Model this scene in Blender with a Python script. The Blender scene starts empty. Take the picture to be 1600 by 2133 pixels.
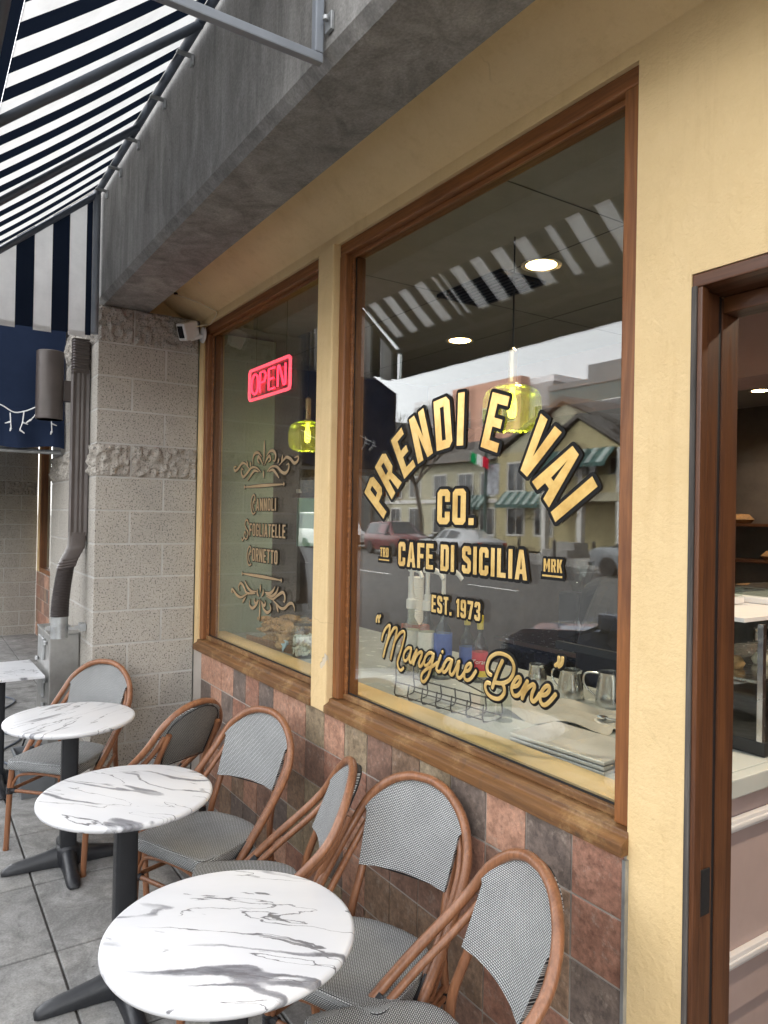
import bpy, bmesh, math, random
from mathutils import Vector, Matrix, Euler
from mathutils.geometry import tessellate_polygon
R_ = math.radians
rnd = random.Random(7)
S = bpy.context.scene
COL = S.collection
# ---------------------------------------------------------------- camera
cd = bpy.data.cameras.new("camera"); cam = bpy.data.objects.new("camera", cd); COL.objects.link(cam)
S.camera = cam
cd.sensor_fit = 'HORIZONTAL'; cd.sensor_width = 36; cd.lens = 1512/1600*36
cd.clip_start = .05; cd.clip_end = 2000
_r = Vector((.54932872, .83541252, .01799657)); _d = Vector((.00359219, .01917598, -.99980967)); _f = Vector((-.83559862, .54928882, .00753296))
m = Matrix((( _r.x, -_d.x, -_f.x, 0), (_r.y, -_d.y, -_f.y, -1.56), (_r.z, -_d.z, -_f.z, 1.745), (0, 0, 0, 1)))
cam.matrix_world = m
# ---------------------------------------------------------------- light
w = bpy.data.worlds.new("World"); S.world = w; w.use_nodes = True
nt = w.node_tree; bg = nt.nodes["Background"]
sky = nt.nodes.new("ShaderNodeTexSky"); sky.sky_type = 'NISHITA'; sky.sun_disc = False
SUN_EL, SUN_AZ = 50, 112            # azimuth of the sun measured in plan, from +X towards +Y
sky.sun_elevation = R_(SUN_EL); sky.sun_rotation = R_(90 - SUN_AZ)
sky.air_density = 1.0; sky.dust_density = 2.0; sky.ozone_density = 1.0; sky.altitude = 20
hs = nt.nodes.new("ShaderNodeHueSaturation"); hs.inputs["Saturation"].default_value = .11
nt.links.new(sky.outputs[0], hs.inputs["Color"]); nt.links.new(hs.outputs[0], bg.inputs[0]); bg.inputs[1].default_value = .15
sl = bpy.data.lights.new("sun", 'SUN'); sl.energy = .8; sl.angle = R_(28); sl.color = (1, .96, .90)
so = bpy.data.objects.new("sun", sl); COL.objects.link(so)
sd = Vector((math.cos(R_(SUN_EL))*math.cos(R_(SUN_AZ)), math.cos(R_(SUN_EL))*math.sin(R_(SUN_AZ)), math.sin(R_(SUN_EL))))
so.rotation_euler = (-sd).to_track_quat('-Z', 'Y').to_euler(); so.location = (0, -6, 12)
vs = S.view_settings; vs.view_transform = 'Standard'; vs.look = 'None'; vs.gamma = 1; vs.use_curve_mapping = False
vs.exposure = 2.9
S.cycles.use_denoising = True
try: S.cycles.denoiser = 'OPENIMAGEDENOISE'
except Exception: pass
S.cycles.max_bounces = 6; S.cycles.diffuse_bounces = 4; S.cycles.glossy_bounces = 4; S.cycles.transparent_max_bounces = 16; S.cycles.adaptive_threshold = .015; S.cycles.caustics_reflective = False; S.cycles.caustics_refractive = False
S.cycles.sample_clamp_indirect = 6
# ---------------------------------------------------------------- mesh helpers
class MB:
    def __init__(s): s.v = []; s.f = []; s.m = []
    def add(s, vs, fs, mi=0):
        b = len(s.v); s.v += [tuple(v) for v in vs]; s.f += [tuple(b+i for i in f) for f in fs]; s.m += [mi]*len(fs); return s
    def box(s, x0, x1, y0, y1, z0, z1, mi=0):
        return s.add([(x0,y0,z0),(x1,y0,z0),(x1,y1,z0),(x0,y1,z0),(x0,y0,z1),(x1,y0,z1),(x1,y1,z1),(x0,y1,z1)],
                     [(0,3,2,1),(4,5,6,7),(0,1,5,4),(1,2,6,5),(2,3,7,6),(3,0,4,7)], mi)
    def tube(s, pts, r, n=8, closed=False, mi=0, sq=None):
        P = [Vector(p) for p in pts]; N = len(P)
        rs = r if isinstance(r, (list, tuple)) else [r]*N
        ts = []
        for i in range(N):
            a = P[(i-1) % N] if (closed or i > 0) else P[i]; c = P[(i+1) % N] if (closed or i < N-1) else P[i]
            t = c-a; ts.append(t.normalized() if t.length > 1e-9 else Vector((0,0,1)))
        u = ts[0].orthogonal().normalized(); vs = []
        for i in range(N):
            u = (u - ts[i]*u.dot(ts[i]));
            u = u.normalized() if u.length > 1e-6 else ts[i].orthogonal().normalized()
            q = ts[i].cross(u)
            for k in range(n):
                a = 2*math.pi*k/n; vs.append(P[i] + (u*math.cos(a) + q*math.sin(a))*rs[i])
        fs = []
        for i in range(N if closed else N-1):
            j = (i+1) % N
            for k in range(n): fs.append((i*n+k, i*n+(k+1) % n, j*n+(k+1) % n, j*n+k))
        if not closed: fs += [tuple(range(n-1, -1, -1)), tuple((N-1)*n+k for k in range(n))]
        return s.add(vs, fs, mi)
    def lathe(s, prof, n=24, c=(0,0,0), mi=0):
        vs = []; fs = []
        for r, z in prof:
            for k in range(n):
                a = 2*math.pi*k/n; vs.append((c[0]+r*math.cos(a), c[1]+r*math.sin(a), c[2]+z))
        for i in range(len(prof)-1):
            for k in range(n): fs.append((i*n+k, i*n+(k+1) % n, (i+1)*n+(k+1) % n, (i+1)*n+k))
        if prof[0][0] > 1e-6: fs.append(tuple(range(n-1, -1, -1)))
        if prof[-1][0] > 1e-6: fs.append(tuple((len(prof)-1)*n+k for k in range(n)))
        return s.add(vs, fs, mi)
    def loft(s, secs, cap=True, mi=0, closed=True):
        n = len(secs[0]); vs = [p for q in secs for p in q]; fs = []
        for i in range(len(secs)-1):
            for k in range(n if closed else n-1): fs.append((i*n+k, i*n+(k+1) % n, (i+1)*n+(k+1) % n, (i+1)*n+k))
        if cap: fs += [tuple(range(n-1, -1, -1)), tuple((len(secs)-1)*n+k for k in range(n))]
        return s.add(vs, fs, mi)
    def grid(s, fn, nu, nv, mi=0):
        vs = [fn(i/nu, j/nv) for j in range(nv+1) for i in range(nu+1)]
        fs = [(j*(nu+1)+i, j*(nu+1)+i+1, (j+1)*(nu+1)+i+1, (j+1)*(nu+1)+i) for j in range(nv) for i in range(nu)]
        return s.add(vs, fs, mi)
def cr(pts, k=6, closed=False):
    P = [Vector(p) for p in pts]; n = len(P); out = []
    for i in range(n if closed else n-1):
        p1 = P[i]; p2 = P[(i+1) % n]
        p0 = P[(i-1) % n] if (closed or i > 0) else p1*2-p2
        p3 = P[(i+2) % n] if (closed or i < n-2) else p2*2-p1
        for j in range(k):
            t = j/k
            out.append(.5*((2*p1)+(p2-p0)*t+(2*p0-5*p1+4*p2-p3)*t*t+(3*p1-p0-3*p2+p3)*t*t*t))
    if not closed: out.append(P[-1])
    return out
def finish(me, smooth=None, bevel=0, seg=2, weld=False):
    bm = bmesh.new(); bm.from_mesh(me)
    if weld: bmesh.ops.remove_doubles(bm, verts=bm.verts, dist=1e-5)
    if bevel:
        es = [e for e in bm.edges if len(e.link_faces) == 2 and e.calc_face_angle(0) > .6]
        bmesh.ops.bevel(bm, geom=es, offset=bevel, segments=seg, profile=.6, affect='EDGES', clamp_overlap=True)
    bmesh.ops.recalc_face_normals(bm, faces=bm.faces)
    bm.to_mesh(me); bm.free()
    if smooth is not None:
        me.polygons.foreach_set("use_smooth", [True]*len(me.polygons))
        try: me.set_sharp_from_angle(angle=R_(smooth))
        except Exception: pass
def mesh(name, mb, mats, smooth=None, bevel=0, seg=2, uv=None, weld=False):
    me = bpy.data.meshes.new(name); me.from_pydata(mb.v, [], mb.f)
    for x in (mats if isinstance(mats, (list, tuple)) else [mats]): me.materials.append(x)
    if any(mb.m): me.polygons.foreach_set("material_index", mb.m)
    finish(me, smooth, bevel, seg, weld)
    if uv:
        L = me.uv_layers.new(name="UVMap")
        for lp in me.loops: L.data[lp.index].uv = uv(me.vertices[lp.vertex_index].co)
    return me
def obj(name, mb, mats, parent=None, smooth=None, bevel=0, seg=2, uv=None, loc=None, rz=None, weld=False):
    me = mb if isinstance(mb, bpy.types.Mesh) else mesh(name, mb, mats, smooth, bevel, seg, uv, weld)
    o = bpy.data.objects.new(name, me); COL.objects.link(o)
    if parent: o.parent = parent
    if loc is not None: o.location = loc
    if rz is not None: o.rotation_euler = (0, 0, rz)
    return o
def tag(o, label=None, cat=None, group=None, kind=None):
    if label: o["label"] = label
    if cat: o["category"] = cat
    if group: o["group"] = group
    if kind: o["kind"] = kind
    return o
def thing(name, label, cat, loc=(0,0,0), rz=0, group=None):
    o = bpy.data.objects.new(name, None); COL.objects.link(o); o.empty_display_size = .1
    o.location = loc; o.rotation_euler = (0,0,rz); return tag(o, label, cat, group)
def group_part(name, parent): 
    o = bpy.data.objects.new(name, None); COL.objects.link(o); o.parent = parent; o.empty_display_size = .1; return o
def dup(root, loc, rz, label=None, group=None):
    def cp(o, par):
        c = o.copy(); COL.objects.link(c); c.parent = par
        for ch in o.children: cp(ch, c)
        return c
    r = cp(root, None); r.location = loc; r.rotation_euler = (0,0,rz)
    if label: r["label"] = label
    if group: r["group"] = group
    return r
def struct(name, mb, mat, **k): return tag(obj(name, mb, mat, **k), kind='structure')
# ---------------------------------------------------------------- materials
def NT(name):
    mt = bpy.data.materials.new(name); mt.use_nodes = True
    t = mt.node_tree; b = t.nodes["Principled BSDF"]; return mt, t, b
def nd(t, typ, **k):
    n = t.nodes.new(typ)
    for a, v in k.items():
        if a.startswith('i_'):
            n.inputs[a[2:].replace('_', ' ')].default_value = v
        else: setattr(n, a, v)
    return n
def coords(t, kind='pos', scale=None):
    if kind == 'pos': o = nd(t, "ShaderNodeNewGeometry").outputs["Position"]
    elif kind == 'uv': o = nd(t, "ShaderNodeTexCoord").outputs["UV"]
    else: o = nd(t, "ShaderNodeTexCoord").outputs["Object"]
    if kind == 'objr':
        oi = nd(t, "ShaderNodeObjectInfo"); a = nd(t, "ShaderNodeVectorMath", operation='MULTIPLY_ADD')
        cx = nd(t, "ShaderNodeCombineXYZ"); t.links.new(oi.outputs["Random"], cx.inputs[0]); t.links.new(oi.outputs["Random"], cx.inputs[1]); 
        t.links.new(cx.outputs[0], a.inputs[0]); a.inputs[1].default_value = (37, 53, 0); t.links.new(o, a.inputs[2]); o = a.outputs[0]
    if scale is not None:
        mp = nd(t, "ShaderNodeMapping"); mp.inputs["Scale"].default_value = scale; t.links.new(o, mp.inputs["Vector"]); o = mp.outputs[0]
    return o
def noise(t, vec, scale, detail=6, rough=.6, dist=0):
    n = nd(t, "ShaderNodeTexNoise"); n.inputs["Scale"].default_value = scale; n.inputs["Detail"].default_value = detail; n.inputs["Roughness"].default_value = rough; n.inputs["Distortion"].default_value = dist
    t.links.new(vec, n.inputs["Vector"]); return n.outputs["Fac"]
def ramp(t, fac, stops, interp='LINEAR'):
    n = nd(t, "ShaderNodeValToRGB"); n.color_ramp.interpolation = interp; e = n.color_ramp.elements
    while len(e) < len(stops): e.new(.5)
    for i, (p, c) in enumerate(stops): e[i].position = p; e[i].color = (c, c, c, 1) if not isinstance(c, (tuple, list)) else (*c[:3], 1)
    t.links.new(fac, n.inputs[0]); return n.outputs[0]
def mixc(t, fac, a, b, mode='MIX'):
    n = nd(t, "ShaderNodeMix", data_type='RGBA', blend_type=mode)
    for k, v in ((0, fac), (6, a), (7, b)):
        if isinstance(v, (int, float)): n.inputs[k].default_value = v if k == 0 else (v, v, v, 1)
        elif isinstance(v, (tuple, list)): n.inputs[k].default_value = (*v[:3], 1)
        else: t.links.new(v, n.inputs[k])
    return n.outputs[2]
def bump(t, b, h, strength=.3, dist=.005):
    n = nd(t, "ShaderNodeBump"); n.inputs["Strength"].default_value = strength; n.inputs["Distance"].default_value = dist
    t.links.new(h, n.inputs["Height"]); t.links.new(n.outputs[0], b.inputs["Normal"]); return n
def plain(name, col, rough=.5, metal=0, var=.12, vs=6, bmp=0, bs=60, emit=0, spec=.5, cs='pos', trans=0, rvar=.08):
    mt, t, b = NT(name); c = coords(t, cs)
    if var:
        f = noise(t, c, vs, 8, .65)
        k = ramp(t, f, [(.3, 1-var*1.4), (.7, 1+var*.7)])
        b.inputs["Base Color"].default_value = (*col, 1)
        t.links.new(mixc(t, 1.0, col, k, 'MULTIPLY'), b.inputs["Base Color"])
        if rvar:
            t.links.new(ramp(t, noise(t, c, vs*3.1, 5), [(.3, max(0, rough-rvar)), (.7, min(1, rough+rvar))]), b.inputs["Roughness"])
        else: b.inputs["Roughness"].default_value = rough
    else:
        b.inputs["Base Color"].default_value = (*col, 1); b.inputs["Roughness"].default_value = rough
    b.inputs["Metallic"].default_value = metal; b.inputs["Specular IOR Level"].default_value = spec
    if bmp: bump(t, b, noise(t, c, bs, 6), bmp, .004)
    if emit: b.inputs["Emission Color"].default_value = (*col, 1); b.inputs["Emission Strength"].default_value = emit
    return mt
def stucco(name, col):
    mt, t, b = NT(name); c = coords(t)
    big = ramp(t, noise(t, c, 1.3, 6), [(.3, .88), (.7, 1.06)])
    base = mixc(t, 1.0, col, big, 'MULTIPLY')
    st = ramp(t, noise(t, coords(t, 'pos', (3, 3, 1.1)), 2.2, 9, .7), [(.56, 0), (.74, .45)])
    base = mixc(t, st, base, (col[0]*.72, col[1]*.66, col[2]*.58))
    # flaked spots with their own shape, a few near the door edge
    ch = noise(t, c, 9, 3, .4, 1.2); flake = ramp(t, ch, [(.755, 0), (.765, 1)], 'LINEAR')
    base = mixc(t, flake, base, (.55, .50, .42))
    dr = ramp(t, noise(t, coords(t, 'pos', (9, 9, .55)), 1.6, 7, .7, .3), [(.54, 0), (.66, .35)])
    base = mixc(t, dr, base, (col[0]*.80, col[1]*.74, col[2]*.64))
    pa = ramp(t, noise(t, c, 4.5, 9, .75), [(.40, 0), (.62, .35)]); base = mixc(t, pa, base, (min(1, col[0]*1.10), min(1, col[1]*1.14), min(1, col[2]*1.25)))
    vo = nd(t, "ShaderNodeTexVoronoi", feature='DISTANCE_TO_EDGE'); vo.inputs["Scale"].default_value = 2.3
    wn = nd(t, "ShaderNodeVectorMath", operation='ADD'); nz = nd(t, "ShaderNodeTexNoise"); nz.inputs["Scale"].default_value = 6; nz.inputs["Detail"].default_value = 6; t.links.new(c, nz.inputs["Vector"])
    sc2 = nd(t, "ShaderNodeVectorMath", operation='SCALE'); sc2.inputs["Scale"].default_value = .16; t.links.new(nz.outputs["Color"], sc2.inputs[0]); t.links.new(c, wn.inputs[0]); t.links.new(sc2.outputs[0], wn.inputs[1]); t.links.new(wn.outputs[0], vo.inputs["Vector"])
    ck = ramp(t, vo.outputs["Distance"], [(.0, 1), (.0035, .6), (.007, 0)]); km = ramp(t, noise(t, c, 1.9, 3), [(.58, 0), (.66, .4)])
    cm3 = nd(t, "ShaderNodeMath", operation='MULTIPLY'); t.links.new(ck, cm3.inputs[0]); t.links.new(km, cm3.inputs[1]); base = mixc(t, cm3.outputs[0], base, (col[0]*.45, col[1]*.40, col[2]*.36))
    t.links.new(base, b.inputs["Base Color"]); b.inputs["Roughness"].default_value = .62
    n1 = noise(t, c, 70, 8, .7); n2 = noise(t, c, 14, 6, .6)
    h = mixc(t, .5, n1, n2); h = mixc(t, flake, h, 0.0)
    bump(t, b, h, 1.0, .008); return mt
def concrete(name, c0, c1, pit=.6, stain=.5):
    mt, t, b = NT(name); c = coords(t)
    f = noise(t, c, 1.6, 10, .68); base = ramp(t, f, [(.28, c0), (.72, c1)])
    st = ramp(t, noise(t, coords(t, 'pos', (2.5, 2.5, .7)), 2.3, 9, .72, .8), [(.42, 0), (.62, stain)])
    base = mixc(t, st, base, tuple(x*.55 for x in c0))
    sp = ramp(t, noise(t, c, 110, 4, .6), [(.35, .82), (.65, 1.12)])
    base = mixc(t, 1.0, base, sp, 'MULTIPLY')
    vst = ramp(t, noise(t, coords(t, 'pos', (13, 13, .45)), 1.3, 8, .7, .2), [(.35, .84), (.68, 1.12)]); base = mixc(t, 1.0, base, vst, 'MULTIPLY')
    v = nd(t, "ShaderNodeTexVoronoi"); v.inputs["Scale"].default_value = 16; t.links.new(c, v.inputs["Vector"])
    pt = ramp(t, v.outputs["Distance"], [(.05, 1), (.11, 0)]); msk = ramp(t, noise(t, c, 5, 3), [(.55, 0), (.62, 1)])
    pp = nd(t, "ShaderNodeMath", operation='MULTIPLY'); t.links.new(pt, pp.inputs[0]); t.links.new(msk, pp.inputs[1])
    base = mixc(t, pp.outputs[0], base, tuple(x*.4 for x in c0))
    t.links.new(base, b.inputs["Base Color"]); b.inputs["Roughness"].default_value = .85
    h = mixc(t, .35, noise(t, c, 45, 8, .7), noise(t, c, 6, 6)); h = mixc(t, pp.outputs[0], h, 0.0)
    bump(t, b, h, pit, .006); return mt
def blockm(name, col, dark=.25):
    mt, t, b = NT(name); c = coords(t)
    big = ramp(t, noise(t, c, 2.2, 5), [(.3, .86), (.7, 1.1)])
    base = mixc(t, 1.0, col, big, 'MULTIPLY')
    a = noise(t, c, 105, 3, .55); base = mixc(t, ramp(t, a, [(.385, 1), (.43, 0)]), base, tuple(x*dark for x in col))
    q = noise(t, c, 190, 2, .5); base = mixc(t, ramp(t, q, [(.66, 0), (.72, .8)]), base, tuple(min(.9, x*1.9) for x in col))
    t.links.new(base, b.inputs["Base Color"]); b.inputs["Roughness"].default_value = .9
    bump(t, b, mixc(t, .5, a, noise(t, c, 40, 5)), .7, .005); return mt
def wood(name, c0, c1, axis='z', rough=.45, sc=1.0, worn=0):
    mt, t, b = NT(name); s = {'x': (1.2, 24, 24), 'y': (24, 1.2, 24), 'z': (24, 24, 1.2)}[axis]
    c = coords(t, 'pos', tuple(v*sc for v in s))
    f = noise(t, c, 1.0, 8, .65, 1.4); base = ramp(t, f, [(.25, c0), (.5, tuple((a+d)/2 for a, d in zip(c0, c1))), (.72, c1)])
    fine = noise(t, coords(t, 'pos', tuple(v*6 for v in s)), 1.0, 4); base = mixc(t, 1.0, base, ramp(t, fine, [(.3, .75), (.7, 1.15)]), 'MULTIPLY')
    if worn:
        wm = ramp(t, noise(t, coords(t), 5, 9, .75), [(.5, 0), (.66, worn)]); base = mixc(t, wm, base, (.42, .27, .12))
        wd = ramp(t, noise(t, coords(t), 8, 9, .75, 1), [(.58, 0), (.7, worn)]); base = mixc(t, wd, base, (.05, .035, .025))
    t.links.new(base, b.inputs["Base Color"]); t.links.new(ramp(t, f, [(.3, rough+.12), (.7, rough-.1)]), b.inputs["Roughness"])
    bump(t, b, mixc(t, .5, f, fine), .25, .003); return mt
def tilem(name, c0, c1, c2):
    mt, t, b = NT(name); c = coords(t)
    f = noise(t, c, 7, 10, .72, .4); base = ramp(t, f, [(.3, c0), (.5, c1), (.7, c2)])
    g = noise(t, c, 55, 6, .7); base = mixc(t, 1.0, base, ramp(t, g, [(.3, .55), (.7, 1.35)]), 'MULTIPLY')
    sp = noise(t, c, 26, 9, .8); base = mixc(t, ramp(t, sp, [(.53, 0), (.64, .5)]), base, tuple(x*.42 for x in c0))
    lt = noise(t, c, 17, 9, .75); base = mixc(t, ramp(t, lt, [(.55, 0), (.68, .5)]), base, (.46, .38, .31))
    t.links.new(base, b.inputs["Base Color"]); t.links.new(ramp(t, g, [(.3, .5), (.7, .75)]), b.inputs["Roughness"])
    bump(t, b, mixc(t, .4, f, g), .3, .004); return mt
def weave(name, light=(.56, .57, .56), dark=(.018, .019, .022)):
    mt, t, b = NT(name); uv = coords(t, 'uv')
    br = nd(t, "ShaderNodeTexBrick"); br.offset = .5; br.inputs["Scale"].default_value = 1.0
    for k, v in (("Color1", (*light, 1)), ("Color2", (*[x*.9 for x in light], 1)), ("Mortar", (*dark, 1))): br.inputs[k].default_value = v
    br.inputs["Brick Width"].default_value = .0086; br.inputs["Row Height"].default_value = .0050; br.inputs["Mortar Size"].default_value = .0012; br.inputs["Mortar Smooth"].default_value = .25
    t.links.new(uv, br.inputs["Vector"])
    dirt = ramp(t, noise(t, coords(t), 9, 6), [(.3, .86), (.7, 1.05)])
    t.links.new(mixc(t, 1.0, br.outputs["Color"], dirt, 'MULTIPLY'), b.inputs["Base Color"]); b.inputs["Roughness"].default_value = .6
    inv = nd(t, "ShaderNodeMath", operation='SUBTRACT'); inv.inputs[0].default_value = 1; t.links.new(br.outputs["Fac"], inv.inputs[1])
    bump(t, b, inv.outputs[0], .5, .0015); return mt
def marble(name):
    mt, t, b = NT(name); o = coords(t, 'objr'); 
    mr = nd(t, "ShaderNodeMapping"); mr.inputs["Rotation"].default_value = (0, 0, R_(-50)); t.links.new(o, mr.inputs["Vector"])
    mp = nd(t, "ShaderNodeMapping"); mp.inputs["Scale"].default_value = (.85, 3.6, 1); t.links.new(mr.outputs[0], mp.inputs["Vector"]); c = mp.outputs[0]
    wz = nd(t, "ShaderNodeTexNoise"); wz.inputs["Scale"].default_value = 7; wz.inputs["Detail"].default_value = 8; wz.inputs["Roughness"].default_value = .65; t.links.new(o, wz.inputs["Vector"])
    wm_ = nd(t, "ShaderNodeVectorMath", operation='MULTIPLY_ADD'); wm_.inputs[1].default_value = (.10, .10, 0); t.links.new(wz.outputs["Color"], wm_.inputs[0]); t.links.new(c, wm_.inputs[2]); c = wm_.outputs[0]
    def vein(scale, width, det=7, dist=1.0, rough=.6):
        f = noise(t, c, scale, det, rough, dist); s = nd(t, "ShaderNodeMath", operation='SUBTRACT'); t.links.new(f, s.inputs[0]); s.inputs[1].default_value = .5
        a = nd(t, "ShaderNodeMath", operation='ABSOLUTE'); t.links.new(s.outputs[0], a.inputs[0])
        return ramp(t, a.outputs[0], [(0, 1), (width*.72, .85), (width, 0)])
    m1 = ramp(t, noise(t, c, 1.7, 3), [(.47, 0), (.53, 1)]); v1 = nd(t, "ShaderNodeMath", operation='MULTIPLY'); t.links.new(vein(1.35, .018, 3, .3, .45), v1.inputs[0]); t.links.new(m1, v1.inputs[1])
    m2 = ramp(t, noise(t, c, 2.6, 3), [(.43, 0), (.50, 1)]); v2 = nd(t, "ShaderNodeMath", operation='MULTIPLY'); t.links.new(vein(2.5, .0075, 4, .5, .5), v2.inputs[0]); t.links.new(m2, v2.inputs[1])
    base = ramp(t, noise(t, c, 2, 5), [(.3, (.62, .62, .63)), (.7, (.69, .69, .70))])
    g = ramp(t, noise(t, c, 20, 8, .7), [(.3, (.10, .10, .11)), (.7, (.30, .30, .32))])
    base = mixc(t, v1.outputs[0], base, g); base = mixc(t, v2.outputs[0], base, (.15, .147, .155))
    t.links.new(base, b.inputs["Base Color"]); b.inputs["Roughness"].default_value = .28; b.inputs["Specular IOR Level"].default_value = .35
    bump(t, b, noise(t, o, 3, 3), .05, .003); return mt
def thin_glass(name, tint=(1, 1, 1), ior=1.75, rough=0.0, wav=0.0, gcol=(1, 1, 1)):
    mt, t, b = NT(name); t.nodes.remove(b); out = t.nodes["Material Output"]
    tr = nd(t, "ShaderNodeBsdfTransparent"); tr.inputs[0].default_value = (*tint, 1)
    gl = nd(t, "ShaderNodeBsdfGlossy"); gl.inputs["Roughness"].default_value = rough; gl.inputs["Color"].default_value = (*gcol, 1)
    fr = nd(t, "ShaderNodeFresnel"); fr.inputs[0].default_value = ior
    if wav:
        bp = nd(t, "ShaderNodeBump"); bp.inputs["Strength"].default_value = wav; bp.inputs["Distance"].default_value = .01
        t.links.new(noise(t, coords(t, 'pos', (1.6, 1, 1)), 1.4, 2, .4), bp.inputs["Height"]); t.links.new(bp.outputs[0], gl.inputs["Normal"])
    geo = nd(t, "ShaderNodeNewGeometry")
    # same reflectance from either side of the sheet
    bf = nd(t, "ShaderNodeMix", data_type='FLOAT'); t.links.new(geo.outputs["Backfacing"], bf.inputs[0]); bf.inputs[2].default_value = ior; bf.inputs[3].default_value = 1/ior
    t.links.new(bf.outputs[0], fr.inputs[0])
    mx = nd(t, "ShaderNodeMixShader"); t.links.new(fr.outputs[0], mx.inputs[0]); t.links.new(tr.outputs[0], mx.inputs[1]); t.links.new(gl.outputs[0], mx.inputs[2])
    t.links.new(mx.outputs[0], out.inputs[0]); return mt
def cloth(name, col, transl=.4, tcol=None):
    mt, t, b = NT(name); t.nodes.remove(b); out = t.nodes["Material Output"]
    c = coords(t); f = noise(t, c, 6, 8, .7); k = ramp(t, f, [(.3, .86), (.7, 1.05)]); cc = mixc(t, 1.0, col, k, 'MULTIPLY')
    d = nd(t, "ShaderNodeBsdfDiffuse"); tl = nd(t, "ShaderNodeBsdfTranslucent"); t.links.new(cc, d.inputs[0]); 
    if tcol: tl.inputs[0].default_value = (*tcol, 1)
    else: t.links.new(cc, tl.inputs[0])
    mx = nd(t, "ShaderNodeMixShader"); mx.inputs[0].default_value = transl; t.links.new(d.outputs[0], mx.inputs[1]); t.links.new(tl.outputs[0], mx.inputs[2]); t.links.new(mx.outputs[0], out.inputs[0])
    bp = nd(t, "ShaderNodeBump"); bp.inputs["Strength"].default_value = .15; bp.inputs["Distance"].default_value = .01; t.links.new(noise(t, c, 9, 5), bp.inputs["Height"]); t.links.new(bp.outputs[0], d.inputs["Normal"])
    return mt
def glow(name, col, strength):
    mt, t, b = NT(name); b.inputs["Base Color"].default_value = (*col, 1); b.inputs["Emission Color"].default_value = (*col, 1); b.inputs["Emission Strength"].default_value = strength; return mt
M = {}
M['yellow'] = stucco('yellow_stucco', (.74, .54, .275))
M['beam'] = concrete('board_concrete', (.205, .195, .182), (.40, .385, .36), .9, .6)
M['slab'] = concrete('paving_concrete', (.20, .196, .186), (.38, .372, .355), .6, .62)
M['joint'] = plain('joint_dirt', (.07, .065, .06), .95)
M['mortar'] = plain('mortar', (.47, .455, .425), .95, bmp=.4)
M['grout'] = plain('grout', (.46, .41, .36), .9, bmp=.3)
M['block'] = blockm('ground_block', (.40, .37, .325), .36)
M['split'] = blockm('split_block', (.36, .33, .29), .4)
M['frame'] = wood('frame_wood', (.115, .038, .012), (.32, .125, .038), 'z', .42)
M['framex'] = wood('frame_wood_level', (.115, .038, .012), (.32, .125, .038), 'x', .42)
M['sill'] = wood('sill_wood', (.085, .036, .013), (.24, .112, .038), 'x', .5, 1, .7)
M['door'] = wood('door_wood', (.042, .014, .007), (.145, .055, .020), 'z', .4)
M['doorx'] = wood('door_wood_level', (.042, .014, .007), (.145, .055, .020), 'x', .4)
M['oldwood'] = wood('weathered_wood', (.03, .028, .026), (.15, .13, .115), 'z', .85)
M['tiles'] = [tilem('tile_terracotta', (.29, .150, .098), (.42, .228, .152), (.52, .305, .215)),
              tilem('tile_red_brown', (.21, .098, .066), (.31, .155, .105), (.39, .215, .150)),
              tilem('tile_charcoal', (.10, .078, .066), (.165, .125, .104), (.235, .175, .14)),
              tilem('tile_olive', (.20, .145, .09), (.31, .235, .15), (.40, .315, .21)),
              tilem('tile_plum', (.155, .090, .065), (.235, .135, .096), (.315, .190, .138)),
              tilem('tile_brown', (.15, .095, .062), (.245, .155, .10), (.33, .22, .148))]
M['weave'] = weave('woven_mesh')
M['weaveback'] = weave('woven_mesh_back', (.36, .35, .32))
M['rattan'] = wood('bamboo_tube', (.18, .073, .034), (.325, .145, .070), 'z', .34)
M['binding'] = plain('black_binding', (.012, .012, .014), .55)
M['marble'] = marble('white_marble')
M['castiron'] = plain('black_cast_iron', (.016, .017, .020), .42, 0, .15, 20, .15, 220)
M['white_cloth'] = cloth('white_awning_cloth', (.80, .795, .78), .46)
M['navy'] = cloth('navy_awning_cloth', (.017, .023, .040), .2, (.010, .016, .030))
M['navy2'] = cloth('navy_canvas', (.022, .032, .062), .15)
M['alu'] = plain('grey_painted_tube', (.23, .25, .28), .5, .2)
M['greytube'] = plain('dark_grey_tube', (.11, .13, .165), .5, .2)
M['brownmetal'] = plain('brown_painted_metal', (.078, .062, .056), .42, .1)
M['brownflex'] = plain('brown_flexible_pipe', (.040, .031, .028), .55)
M['galv'] = plain('galvanised_steel', (.42, .43, .43), .42, .7, .2, 12)
M['stainless'] = plain('brushed_stainless', (.36, .355, .34), .42, .85, .18, 5)
M['whiteplastic'] = plain('white_plastic', (.70, .69, .66), .4, 0, .05)
M['blackglass'] = plain('black_glass', (.008, .01, .014), .1, 0, 0)
M['black'] = plain('matte_black', (.012, .012, .013), .5)
M['paneA'] = thin_glass('window_pane_glass', (.92, .95, .93), 1.82, 0, .03)
M['paneB'] = thin_glass('inner_pane_glass', (.94, .96, .94), 1.55, 0, .025)
M['jar'] = thin_glass('jar_glass', (.86, .90, .87), 1.5)
def goldm():
    mt, t, b = NT('gold_leaf'); c = coords(t)
    f = noise(t, c, 9, 6, .7); t.links.new(ramp(t, f, [(.3, (.58, .36, .11)), (.5, (.80, .55, .20)), (.7, (.90, .66, .29))]), b.inputs["Base Color"])
    b.inputs["Metallic"].default_value = .6; b.inputs["Roughness"].default_value = .24
    bump(t, b, noise(t, c, 60, 5), .08, .002); return mt
M['gold'] = goldm()
M['decalblack'] = plain('black_vinyl', (.006, .006, .006), .5, spec=.2)
M['tan'] = plain('bronze_vinyl', (.36, .25, .135), .4, .2)
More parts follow.
